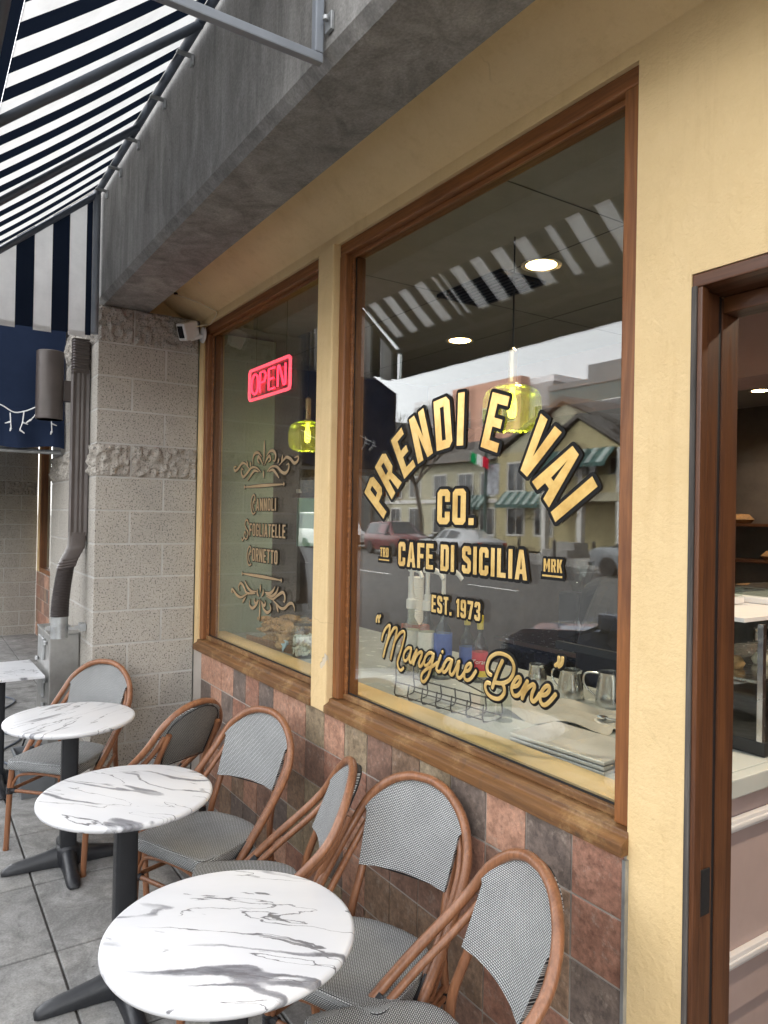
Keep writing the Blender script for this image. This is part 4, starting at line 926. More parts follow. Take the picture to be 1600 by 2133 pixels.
for i, (x, y, lab) in enumerate(((-2.552, 1.014, 'recessed round ceiling downlight beside the pendant cord'), (-3.967, 1.658, 'recessed round ceiling downlight near the mauve bulkhead'), (-3.75, 5.1, 'recessed round downlight deep in the room'), (-.4, 1.3, 'added unseen downlight inside the doorway'), (-1.0, 4.2, 'added unseen downlight above the display case aisle'))):  # last two are out of view, added to light the door side
    Dn = thing('downlight', lab, 'ceiling light', (x, y, 2.9955), 0, 'recessed ceiling downlights')
    obj('trim_ring', MB().lathe([(.075, .0), (.098, -.004), (.10, .0)], 32), M['trim'], Dn, smooth=40)
    obj('lens', MB().lathe([(0.0, -.001), (.074, -.001)], 32), M['downlight'], Dn)
    ld = bpy.data.lights.new('downlight_lamp', 'AREA'); ld.shape = 'DISK'; ld.size = .14; ld.energy = 2.2 if x < -2 else 5; ld.color = (1, .84, .64); ld.spread = R_(140)
    lo_ = bpy.data.objects.new('downlight_lamp', ld); COL.objects.link(lo_); lo_.parent = Dn; lo_.location = (0, 0, -.012)
V = thing('ceiling_vent', 'dark slatted air vent in the cafe ceiling', 'vent', (-2.97, 1.05, 2.985))
obj('frame', MB().box(-.26, .26, -.16, -.14, -.006, .012).box(-.26, .26, .14, .16, -.006, .012).box(-.26, -.24, -.139, .139, -.006, .012).box(.24, .26, -.139, .139, -.006, .012), M['black'], V)
for k in range(7): obj('slat', MB().box(-.239, .239, -.125+.038*k, -.105+.038*k, -.004, .008), M['black'], V)
# pendants
def greenglass():
    mt, t, b = NT('green_ribbed_glass'); t.nodes.remove(b); out = t.nodes["Material Output"]
    tr = nd(t, "ShaderNodeBsdfTransparent"); tr.inputs[0].default_value = (.42, .50, .14, 1)
    tl = nd(t, "ShaderNodeBsdfTranslucent"); tl.inputs[0].default_value = (.36, .40, .08, 1)
    gl = nd(t, "ShaderNodeBsdfGlossy"); gl.inputs["Roughness"].default_value = .06; gl.inputs["Color"].default_value = (.8, .9, .5, 1)
    lw = nd(t, "ShaderNodeLayerWeight"); lw.inputs[0].default_value = .35
    m1 = nd(t, "ShaderNodeMixShader"); m1.inputs[0].default_value = .3; t.links.new(tr.outputs[0], m1.inputs[1]); t.links.new(tl.outputs[0], m1.inputs[2])
    m2 = nd(t, "ShaderNodeMixShader"); t.links.new(lw.outputs["Fresnel"], m2.inputs[0]); t.links.new(m1.outputs[0], m2.inputs[1]); t.links.new(gl.outputs[0], m2.inputs[2]); t.links.new(m2.outputs[0], out.inputs[0]); return mt
M['gglass'] = greenglass(); M['brass'] = plain('brushed_brass', (.55, .42, .22), .32, 1, .1); M['bulb'] = glow('warm_bulb', (1.0, .72, .22), 2.2)
def pendant(loc, label):
    P = thing('pendant_lamp', label, 'pendant lamp', loc, 0, 'green ribbed glass pendant lamps'); n = 80
    prof = [(.032, .105), (.06, .100), (.085, .092), (.112, .072), (.124, .045), (.126, .01), (.126, -.04), (.118, -.075), (.095, -.098), (.07, -.102)]
    sec = [[((r+(.0032 if (k % 2) else -.0032)*min(1, r/.1))*math.cos(2*math.pi*k/n), (r+(.0032 if (k % 2) else -.0032)*min(1, r/.1))*math.sin(2*math.pi*k/n), z) for k in range(n)] for r, z in prof]
    obj('glass_shade', MB().loft(sec, cap=False), M['gglass'], P, smooth=70)
    obj('brass_stem', MB().lathe([(.034, .100), (.034, .108), (.021, .115), (.021, .255), (.014, .262), (.004, .27)], 20), M['brass'], P, smooth=40)
    obj('bulb', MB().lathe([(.0, -.045), (.016, -.038), (.022, -.01), (.020, .03), (.012, .06), (.012, .095)], 16), M['bulb'], P, smooth=60)
    obj('cord', MB().tube([(0, 0, .27), (0, 0, 2.994-loc[2])], .0035, 6), M['black'], P)
    ld = bpy.data.lights.new('bulb_lamp', 'POINT'); ld.energy = .12; ld.color = (1, .75, .35); ld.shadow_soft_size = .03
    lo_ = bpy.data.objects.new('bulb_lamp', ld); COL.objects.link(lo_); lo_.parent = P; lo_.location = (0, 0, -.07)
pendant((-2.365, .66, 2.235), 'lit green ribbed glass pendant lamp behind the gold lettering')
pendant((-4.40, .70, 2.285), 'lit green ribbed glass pendant lamp behind the smaller window')
# counters
K = thing('window_counter', 'pale counter running along inside the windows', 'counter', (-3.05, .55, 0))
obj('top', MB().box(-1.69, 1.69, -.274, .72, .90, .93), M['counterwhite'], K, bevel=.004)
obj('cabinet', MB().box(-1.68, 1.68, -.27, .70, 0, .899), M['pink'], K)
K2 = thing('service_counter', 'pink panelled service counter with white mouldings beyond the doorway', 'counter', (-1.68, 1.9, 0))
obj('base', MB().box(-.30, .33, -.60, 1.5, .15, .87), M['pink'], K2); obj('front_panel', MB().box(.315, .33, -1.72, -.601, .15, .87), M['pink'], K2)
obj('kick_board', MB().box(-.27, .28, -.58, 1.48, 0, .149).box(.25, .28, -1.7, -.581, 0, .149), M['black'], K2)
for z, h in ((.31, .045), (.75, .04)): obj('moulding', MB().box(.3305, .352, -1.72, 1.5, z, z+h).box(.352, .36, -1.72, 1.5, z+h*.3, z+h*.7), M['mould'], K2, bevel=.004)
obj('countertop', MB().box(-.33, .37, -.62, 1.52, .871, .931).box(.325, .37, -1.74, -.621, .871, .931), M['counterwhite'], K2, bevel=.004)
C_ = thing('display_case', 'glass pastry display case on the service counter', 'display case', (-1.68, 1.90, .932))
obj('base_rail', MB().box(-.28, .30, -.95, .95, 0, .05), M['black'], C_, bevel=.004)
obj('top_shelf', MB().box(-.28, .22, -.95, .95, .46, .475), M['mould'], C_)
for y in (-.94, .94): obj('corner_post', MB().box(.27, .29, y-.01, y+.01, .05, .46), M['steel'], C_)
gp = MB(); gp.add([(.29, -.93, .05), (.29, .93, .05), (.22, .93, .46), (.22, -.93, .46)], [(0, 1, 2, 3)]); obj('curved_glass', gp, M['paneA'], C_)
obj('inner_shelf', MB().box(-.26, .24, -.9, .9, .24, .25), M['steel'], C_)
gp = MB(); gp.add([(-.28, -.948, .05), (.285, -.948, .05), (.225, -.948, .46), (-.28, -.948, .46)], [(0, 1, 2, 3)]); obj('end_glass', gp, M['jar'], C_)
M['cream'] = plain('cream_icing', (.70, .63, .50), .5, 0, .1); M['bread'] = plain('baked_crust', (.36, .20, .085), .7, 0, .35, 30, .5, 60); M['bread2'] = plain('golden_pastry', (.50, .31, .14), .65, 0, .35, 40, .5, 70)
for j in range(9):
    tag(obj('pastry', MB().lathe([(.0, 0), (.035, 0), (.045, .02), (.03, .045), (0, .05)], 12), M['cream'] if j % 2 else M['bread2'], loc=(-1.62+.02*(j % 3), 1.15+.18*j, 1.183), smooth=60), 'small round pastry on the display case shelf', 'pastry', 'pastries in the display case')
for j, (x, y, z) in enumerate(((-1.85, 1.2, 1.408), (-1.72, 1.65, 1.408))):
    o = thing('white_tray', ('white lidded tray on top of the display case' if j == 0 else 'white lidded tray further along the display case'), 'tray', (x, y, z))
    obj('tray', MB().box(-.13, .13, -.2, .2, 0, .03), M['mould'], o, bevel=.008); obj('lid', MB().box(-.125, .125, -.195, .195, .031, .07), M['jar'], o, bevel=.008)
BS = thing('back_shelving', 'dark wall shelving with bread and boxes at the back of the cafe', 'shelving', (-4.6, 5.75, 0))
obj('back_panel', MB().box(-.9, 2.6, .2, .245, 0, 2.4), M['taupe'], BS)
for z in (.9, 1.35, 1.72): obj('shelf', MB().box(-.9, 2.6, -.1, .199, z, z+.03), M['doorx'], BS)
for k in range(10):
    x = -5.4+.36*k; zz = (1.381, 1.751)[k % 2]
    b = MB().lathe([(0, 0), (.07, 0), (.10, .04), (.06, .095), (0, .10)], 14); b.v = [(v[0]*1.4, v[1]*.9, v[2]) for v in b.v]
    tag(obj('bread_loaf', b, M['bread'], loc=(x, 5.78, zz), smooth=60), 'brown bread loaf on the back shelving', 'bread', 'loaves on the back shelving')
FR = thing('undercounter_fridge', 'black undercounter fridge below the rear worktop', 'fridge', (-3.1, 2.35, 0))
obj('body', MB().box(-.80, .85, -.30, .30, .08, .87), M['black'], FR, bevel=.006)
for x in (-.795, .03): obj('door', MB().box(x, x+.80, -.325, -.301, .12, .85), plain('black_fridge_door', (.012, .013, .015), .25), FR, bevel=.006)
obj('plinth', MB().box(-.75, .8, -.25, .25, 0, .079), M['black'], FR)
for x in (-.02, .08): obj('lock', MB().lathe([(.012, 0), (.012, .01)], 10), M['steel'], FR, loc=(x+.05, -.335, .80))
obj('worktop', MB().box(-.85, 1.45, -.34, .34, .871, .905), M['steel'], FR, bevel=.004)
obj('end_panel', MB().box(1.15, 1.42, -.31, .31, 0, .870), plain('cream_panel', (.42, .39, .33), .5), FR)
EM = thing('espresso_machine', 'black espresso machine with steel front on the rear worktop', 'espresso machine', (-1.95, 2.35, .905))
obj('body', MB().box(-.30, .30, -.18, .26, .09, .48), M['black'], EM, bevel=.02)
obj('drip_tray', MB().box(-.30, .30, -.28, .26, .0, .088), M['steel'], EM, bevel=.006)
for x in (-.12, .12): obj('group_head', MB().lathe([(.035, .20), (.035, .30), (.02, .31)], 16, (x, -.2, 0)).tube([(x, -.22, .22), (x, -.36, .20)], .012, 8), M['steel'], EM, smooth=40)
obj('cup_rail', MB().tube([(-.28, -.16, .50), (.28, -.16, .50)], .006, 8), M['steel'], EM)
for k in range(8):
    tag(obj('paper_cup', MB().lathe([(0, 0), (.028, 0), (.036, .10), (.039, .102), (.039, .106), (.035, .106)], 18), M['whiteplastic'] if k % 3 else M['paper'], loc=(-2.62+.085*(k % 4)-.02*(k//4), 2.12+.10*(k//4), .906), smooth=40), 'white paper cup standing upright on the rear worktop', 'cup', 'paper cups on the rear worktop')
for k, (x, y, h, m_, lab) in enumerate(((-3.30, 2.2, .30, 'syrup', 'tall clear bottle beside the coffee grinder'), (-3.20, 2.3, .26, 'brass', 'brass canister beside the tall clear bottle'), (-2.98, 2.25, .22, 'steel', 'steel canister between the brass canister and the paper cups'))):
    tag(obj('canister' if k else 'tall_bottle', MB().lathe([(0, 0), (.05, 0), (.05, h*.72), (.03 if k == 0 else .05, h*.82), (.016 if k == 0 else .047, h*.9), (.016 if k == 0 else .012, h), (0, h)], 20), M[m_], loc=(x, y, .906), smooth=40), lab, 'canister' if k else 'bottle')
GR = thing('coffee_grinder', 'dark coffee grinder beside the fridge worktop', 'grinder', (-3.55, 2.45, .905))
obj('body', MB().box(-.09, .09, -.12, .12, 0, .34), M['black'], GR, bevel=.02); obj('hopper', MB().lathe([(.05, .341), (.10, .48), (.10, .56)], 20), M['jar'], GR, smooth=40)
# things on the window counter ---------------------------------------------
zc = .93
def bottle_body(r, h, neck, hn): return [(0, 0), (r*.95, 0), (r, .008), (r, h*.68), (r*.8, h*.8), (neck, h*.9), (neck, h+hn)]
M['blue'] = plain('blue_label', (.05, .10, .38), .5, 0, .1, 30); M['red'] = plain('red_label', (.52, .02, .03), .5, 0, .05); M['yellowcap'] = plain('yellow_cap', (.62, .48, .05), .45); M['paper'] = plain('white_label', (.66, .65, .60), .6, 0, .08, 60); M['orange'] = plain('orange_card', (.55, .16, .08), .7)
def ptext(parent, s, size, loc, mat, rot):
    c = bpy.data.curves.new('writing', 'FONT'); c.body = s; c.size = size; c.align_x = 'CENTER'; c.shear = .25; c.extrude = .0003
    o = bpy.data.objects.new('writing', c); COL.objects.link(o); dg = bpy.context.evaluated_depsgraph_get()
    me = bpy.data.meshes.new_from_object(o.evaluated_get(dg)); bpy.data.objects.remove(o)
    me.materials.clear(); me.materials.append(mat); q = obj('writing', me, None, parent); q.location = loc; q.rotation_euler = rot; return q
for i, (x, y, lab, lm) in enumerate(((-3.10, .66, 'pump syrup bottle with white label beside the cup stack', 'paper'), (-3.00, .69, 'pump syrup bottle with white label between two pump bottles', 'paper'), (-2.93, .74, 'pump syrup bottle with blue label beside the yellow capped bottles', 'blue'))):
    Pb = thing('pump_bottle', lab, 'bottle', (x, y, zc), R_(20*i), 'white pump syrup bottles'); Pb.scale = (1.12, 1.12, 1.36)
    obj('glass', MB().lathe(bottle_body(.042, .24, .016, .01), 20), M['syrup'], Pb, smooth=40)
    obj('label', MB().lathe([(.0428, .05), (.0428, .17)], 20), M[lm], Pb, smooth=60)
    obj('collar', MB().lathe([(.020, .25), (.024, .252), (.024, .285), (.016, .29), (.016, .31)], 16), M['whiteplastic'], Pb, smooth=40)
    obj('pump_stem', MB().lathe([(.010, .31), (.010, .395)], 12), M['whiteplastic'], Pb, smooth=40)
    obj('spout', MB().tube(cr([(-.02, 0, .402), (.02, 0, .404), (.06, 0, .396), (.085, 0, .372)], 5), [.011]*10+[.009]*6, 8), M['whiteplastic'], Pb, smooth=50)
for i, (x, y, lab, lm) in enumerate(((-2.93, .90, 'yellow capped syrup bottle with blue label', 'blue'), (-2.78, .86, 'yellow capped syrup bottle with red label', 'red'))):
    Pb = thing('syrup_bottle', lab, 'bottle', (x, y, zc), 0, 'yellow capped syrup bottles')
    obj('glass', MB().lathe(bottle_body(.040, .25, .014, .02), 20), M['syrup'], Pb, smooth=40)
    lb = obj('label', MB().lathe([(.0408, .06), (.0408, .15)], 24), M[lm], Pb, smooth=60)
    obj('label_band', MB().lathe([(.0409, .03), (.0409, .0595)], 24), M['yellowcap'] if lm == 'red' else M['paper'], Pb, smooth=60)
    obj('cap', MB().lathe([(.016, .262), (.017, .264), (.017, .33), (.014, .333)], 16), M['yellowcap'], Pb, smooth=40)
    if lm == 'red': ptext(lb, 'Torani', .030, (.030, -.0285, .095), M['paper'], (R_(90), 0, R_(46)))
CS = thing('lid_stack', 'tall stack of white cup lids beside the pump bottles', 'cup lids', (-3.42, .92, zc)); mb = []
for k in range(22): mb += [(.043, .20+.0125*k), (.046, .203+.0125*k), (.046, .209+.0125*k), (.043, .2115+.0125*k)]
obj('lids', MB().lathe(mb, 24), M['whiteplastic'], CS, smooth=20)
obj('box', MB().box(-.06, .06, -.06, .06, 0, .199), M['orange'], CS, bevel=.003)
RK = thing('wire_rack', 'black wire rack standing on the counter behind the script lettering', 'rack', (-2.47, .40, zc), R_(8))
def wire(pts): return MB().tube(pts, .0032, 6)
for y in (-.055, .055):
    for z in (.012, .07): obj('rail', wire([(-.26, y, z), (.26, y, z)]), M['black'], RK)
    obj('top_rail', wire(cr([(-.26, y, .07), (-.255, y, .19), (-.2, y, .205), (-.1, y, .19), (.26, y, .12)], 5)), M['black'], RK)
for k in range(7): obj('cross_wire', wire(cr([(-.26+.087*k, -.055, .075), (-.26+.087*k, -.055, .006), (-.26+.087*k, .055, .006), (-.26+.087*k, .055, .075)], 3)), M['black'], RK)
for i, (x, y, r, lab) in enumerate(((-2.58, 1.06, .046, 'small steel milk pitcher half behind the script lettering'), (-2.32, 1.01, .058, 'steel milk pitcher in front of the fridge'), (-2.13, 1.06, .066, 'large steel milk pitcher beside the tall black rack post'))):
    Mp = thing('milk_pitcher', lab, 'pitcher', (x, y, zc), R_(160+25*i), 'steel milk pitchers on the window counter')
    obj('body', MB().lathe([(0, 0), (r, 0), (r*1.04, .01), (r*1.0, .05), (r*.82, r*2.0), (r*.86, r*2.25), (r*.80, r*2.25), (r*.78, r*2.0), (r*.9, .05), (r*.85, .012), (0, .012)], 28), M['steel'], Mp, smooth=40)
    obj('handle', MB().tube(cr([(r*.8, 0, r*2.1), (r*1.7, 0, r*2.0), (r*1.75, 0, r*1.2), (r*1.02, 0, r*.5)], 5), .005, 8), M['steel'], Mp, smooth=50)
    obj('spout_lip', MB().loft([[(-r*.8, -.018, r*2.0), (-r*.8, .018, r*2.0), (-r*.86, .014, r*2.25), (-r*.86, -.014, r*2.25)], [(-r*1.02, -.004, r*2.25), (-r*1.02, .004, r*2.25), (-r*1.08, .004, r*2.35), (-r*1.08, -.004, r*2.35)]]), M['steel'], Mp)
TR = thing('sheet_trays', 'stack of flat steel trays by the counter edge', 'trays', (-1.76, .43, zc), R_(5))
for k in range(3): obj('tray', MB().box(-.20, .20, -.13, .13, .016*k, .016*k+.012), plain('satin_steel', (.62, .62, .61), .5, .6, .08, 9), TR, bevel=.003)
cl_ = MB(); rc_ = random.Random(5)
def cfn(u, v): return (-.25+.5*u+.02*math.sin(7*v), -.16+.32*v+.015*math.sin(9*u), .012+.014*math.sin(11*u+3*v)+.010*math.sin(17*v-4*u)+.012)
cl_.grid(cfn, 26, 18); tag(obj('bar_cloth', cl_, plain('grey_cloth', (.42, .40, .36), .9), loc=(-2.12, .72, zc), rz=R_(15), smooth=70), 'crumpled pale bar cloth behind the steel trays', 'cloth')
for i, (x, y, lab) in enumerate(((-2.29, .48, 'upturned drinking glass beside the black wire rack'), (-2.19, .48, 'upturned drinking glass beside the bar cloth'))):
    tag(obj('drinking_glass', MB().lathe([(.036, 0), (.034, .0), (.028, .125), (.030, .13), (0, .13)], 20), M['jar'], loc=(x, y, zc), smooth=40), lab, 'glass', 'upturned glasses on the counter')
DP = thing('white_dish', 'white oval dish with a spoon beside the trays', 'dish', (-1.87, .80, zc))
d = MB().lathe([(0, 0), (.05, 0), (.085, .018), (.09, .018), (.06, .006), (0, .006)], 28); d.v = [(v[0]*1.3, v[1]*.8, v[2]) for v in d.v]; obj('plate', d, M['whiteplastic'], DP, smooth=40)
obj('spoon', MB().tube([(-.08, 0, .024), (.09, .03, .03)], [.004, .006], 8).lathe([(0, .018), (.02, .022), (.022, .028), (0, .024)], 12, (-.09, 0, 0)), M['steel'], DP, smooth=50)
PO = thing('rack_post', 'tall black steel rack post at the window edge', 'rack post', (-1.535, .40, zc))
obj('post', MB().box(-.010, .010, -.010, .010, 0, .46), M['black'], PO, bevel=.002); obj('foot', MB().box(-.025, .025, -.025, .025, 0, .006), M['black'], PO); obj('shelf_arm', MB().box(-.30, -.0105, -.008, .008, .36, .385), M['black'], PO)
# smaller window counter: pastries, jars
PT = thing('pastry_tray', 'wooden tray heaped with golden clam shaped pastries', 'pastry tray', (-4.13, .48, zc), R_(8))
obj('tray', MB().box(-.27, .27, -.17, .17, 0, .012).box(-.27, .27, -.17, -.158, .0125, .05).box(-.27, .27, .158, .17, .0125, .05), M['sill'], PT, bevel=.003)
sh_ = MB(); nr = 9
for k in range(nr):
    t = k/(nr-1); r0 = .010+.030*math.sin(math.pi*(.12+.86*t)); x = -.06+.12*t
    sh_.lathe([(r0*.4, -.008), (r0, -.006), (r0*1.02, .004), (r0*.5, .009)], 10, (0, 0, x))
sh_.v = [(v[2], v[0], v[1]*.55+.02) for v in sh_.v]; sfm = mesh('shell_pastry', sh_, M['bread2'], smooth=40)
rp = random.Random(2)
for k in range(46):
    lay = k//12; i = k % 12; o = bpy.data.objects.new('shell_pastry', sfm); COL.objects.link(o)
    x, y, z = -4.13-.21+.085*(i % 6)+rp.uniform(-.02, .02), .48-.09+.17*(i//6)+rp.uniform(-.03, .03)-.0*lay, zc+.022+.035*lay
    o.location = (x*1 + .012*lay, y, z); o.rotation_euler = (rp.uniform(-.4, .4), rp.uniform(-.5, .5), rp.uniform(0, 6.3))
    tag(o, 'golden ridged shell pastry heaped on the wooden tray', 'pastry', 'shell pastries heaped on the tray')
for i, (x, y, lab, r) in enumerate(((-3.76, .37, 'lidded glass jar of flat white sweets', .072), (-3.50, .37, 'lidded glass jar of small round white sweets', .074))):
    J = thing('glass_jar', lab, 'jar', (x, y, zc))
    obj('jar_wall', MB().lathe([(0, .0), (r*.95, .0), (r, .01), (r, .15), (r*.8, .175), (r*.8, .185)], 28), M['jar'], J, smooth=40)
    obj('lid', MB().lathe([(r*.84, .186), (r*.84, .196), (r*.5, .205), (.012, .21), (.018, .228), (.012, .24), (0, .242)], 24), M['jar'], J, smooth=40)
    cm2 = MB(); rj = random.Random(i)
    for k in range(170):
        a, rr_, z = rj.uniform(0, 6.28), r*.9*math.sqrt(rj.uniform(.25, 1)), rj.uniform(.008, .115 if i == 0 else .14)
        e = .013 if i == 0 else .009; f_ = .45 if i == 0 else .9
        q = MB().lathe([(0, -e*f_), (e*.8, -e*f_*.6), (e, 0), (e*.8, e*f_*.6), (0, e*f_)], 7); mt_ = Euler((rj.uniform(0, 3), rj.uniform(0, 3), 0)).to_matrix()
        cm2.add([mt_ @ Vector(v) + Vector((rr_*math.cos(a)*.86, rr_*math.sin(a)*.86, z+.012)) for v in q.v], q.f)
    tag(obj('sweets', cm2, plain('white_sweets', (.72, .70, .62), .45), J, smooth=60), kind='stuff')
ht = []
for k in range(28):
    a = 2*math.pi*k/28; ht.append((.0026*16*math.sin(a)**3, .0026*(13*math.cos(a)-5*math.cos(2*a)-2*math.cos(3*a)-math.cos(4*a))))
hb = MB(); hb.add([(x, 0, z+.045) for x, z in ht]+[(x, .018, z+.045) for x, z in ht], [tuple(range(28)), tuple(range(55, 27, -1))]+[(i, (i+1) % 28, 28+(i+1) % 28, 28+i) for i in range(28)])
tag(obj('heart_ornament', hb, plain('pale_blue_paint', (.45, .62, .70), .5), loc=(-3.95, .33, zc), bevel=.003), 'pale blue wooden heart leaning before the pastry tray', 'heart')
HB = thing('hanging_basket', 'wicker basket of wrapped packets below the small window pendant', 'basket', (-4.9, 1.05, 1.92))
obj('basket', MB().lathe([(0, 0), (.12, 0), (.14, .05), (.15, .17), (.14, .17), (.13, .05), (0, .01)], 20), plain('wicker', (.20, .14, .08), .8, 0, .4, 60, .8, 150), HB, smooth=30)
obj('shelf', MB().box(-.2, .9, -.12, .14, -.035, -.001), M['door'], HB)
PK = thing('wrapped_packet', 'paper wrapped packet with brown seal beside the wicker basket', 'packet', (-4.62, 1.0, 1.9195), R_(25))
obj('packet', MB().box(-.06, .06, -.03, .03, 0, .15), plain('kraft', (.46, .30, .16), .7, 0, .3, 30), PK, bevel=.02); obj('seal', MB().box(-.03, .03, -.033, -.0305, .05, .11), M['bread'], PK)
MN = thing('menu_board', 'mint green menu board with printed panels on the far wall', 'menu board', (-5.3, 1.3, 1.50))
obj('panel', MB().box(0, .03, -.22, .25, 0, .42), plain('mint_board', (.30, .55, .46), .5, 0, .1), MN); obj('frame_top', MB().box(0, .045, -.23, .26, .421, .46), M['mould'], MN); obj('printed_panel', MB().box(.031, .034, -.08, .08, .06, .36), plain('print', (.62, .52, .48), .6, 0, .5, 22), MN)
# barista bending over behind the counter
pv = [(0,0,.95),(0,0,1.12),(-.05,-.12,1.28),(-.08,-.26,1.36),(-.09,-.34,1.37),(-.10,-.41,1.36),  # pelvis..neck..head
      (.17,-.24,1.34),(.24,-.34,1.12),(.16,-.50,.98),(-.27,-.24,1.33),(-.32,-.36,1.12),(-.22,-.52,.99),
      (.09,0,.86),(.10,-.02,.48),(.10,.03,.06),(.10,-.14,.03),(-.09,0,.86),(-.10,.03,.48),(-.10,.10,.06),(-.10,-.06,.03)]
pe = [(0,1),(1,2),(2,3),(3,4),(4,5),(3,6),(6,7),(7,8),(3,9),(9,10),(10,11),(0,12),(12,13),(13,14),(14,15),(0,16),(16,17),(17,18),(18,19)]
pr = [.16,.15,.16,.12,.055,.05,.07,.05,.04,.07,.05,.04,.09,.065,.045,.035,.09,.065,.045,.035]
PS = thing('person', 'person in black clothes bending over behind the counter', 'person', (-3.35, 2.86-.55, 0), R_(200)); PS.location = (-2.75, 1.75, 0)
me = bpy.data.meshes.new('body'); me.from_pydata(pv, pe, []); me.materials.append(plain('black_clothes', (.012, .012, .014), .8)); bo = obj('body', me, None, PS)
md = bo.modifiers.new('skin', 'SKIN'); 
for v, r in zip(me.skin_vertices[0].data, pr): v.radius = (r, r*.85)
me.skin_vertices[0].data[0].use_root = True
bo.modifiers.new('sub', 'SUBSURF').levels = 2; bo.modifiers[-1].render_levels = 2
M['skin'] = plain('skin', (.45, .27, .19), .6, 0, .05)
hd = MB().lathe([(0, -.125), (.045, -.115), (.068, -.07), (.078, 0), (.080, .05), (.065, .095), (.035, .118), (0, .122)], 20); hd.v = [(v[0]*.95, v[1]*1.15, v[2]) for v in hd.v]
ho = obj('head', hd, M['skin'], PS, smooth=70); ho.location = (-.10, -.47, 1.39); ho.rotation_euler = (R_(35), 0, 0)
obj('nose', MB().lathe([(.014, -.03), (.016, -.012), (.006, .03)], 8, (0, -.095, 0)), M['skin'], ho, smooth=60)
for s in (-1, 1): obj('eye', MB().lathe([(0, -.006), (.010, 0), (0, .006)], 8, (.03*s, -.084, .02)), M['black'], ho); obj('ear', MB().lathe([(.004, -.03), (.012, 0), (.006, .03)], 8, (.078*s, .01, 0)), M['skin'], ho)
obj('mouth', MB().box(-.022, .022, -.088, -.080, -.058, -.052), M['red'], ho)
hr = MB().lathe([(.088, -.02), (.090, .05), (.074, .105), (.04, .130), (0, .134)], 20); hr.v = [(v[0]*.97, v[1]*1.12+.018, v[2]) for v in hr.v]; obj('hair', hr, plain('grey_hair', (.20, .19, .18), .7, 0, .3, 60, .5, 120), ho, smooth=70)
for s, bx, by in ((1, .16, -.50), (-1, -.22, -.52)):
    hm = MB().lathe([(0, -.02), (.028, -.01), (.032, .03), (.024, .05)], 10, (bx, by, .93))
    for k in range(4): hm.tube([(bx-.024+.016*k, by-.01, .93), (bx-.026+.018*k, by-.035, .90-.004*(k in (1, 2))), (bx-.026+.018*k, by-.03, .87-.008*(k in (1, 2)))], [.009, .008, .006], 6)
    hm.tube([(bx+.028*s*-1, by, .94), (bx+.05*s*-1, by-.025, .915), (bx+.045*s*-1, by-.045, .895)], [.010, .009, .007], 6)
    obj('hand', hm, M['skin'], PS, smooth=60)
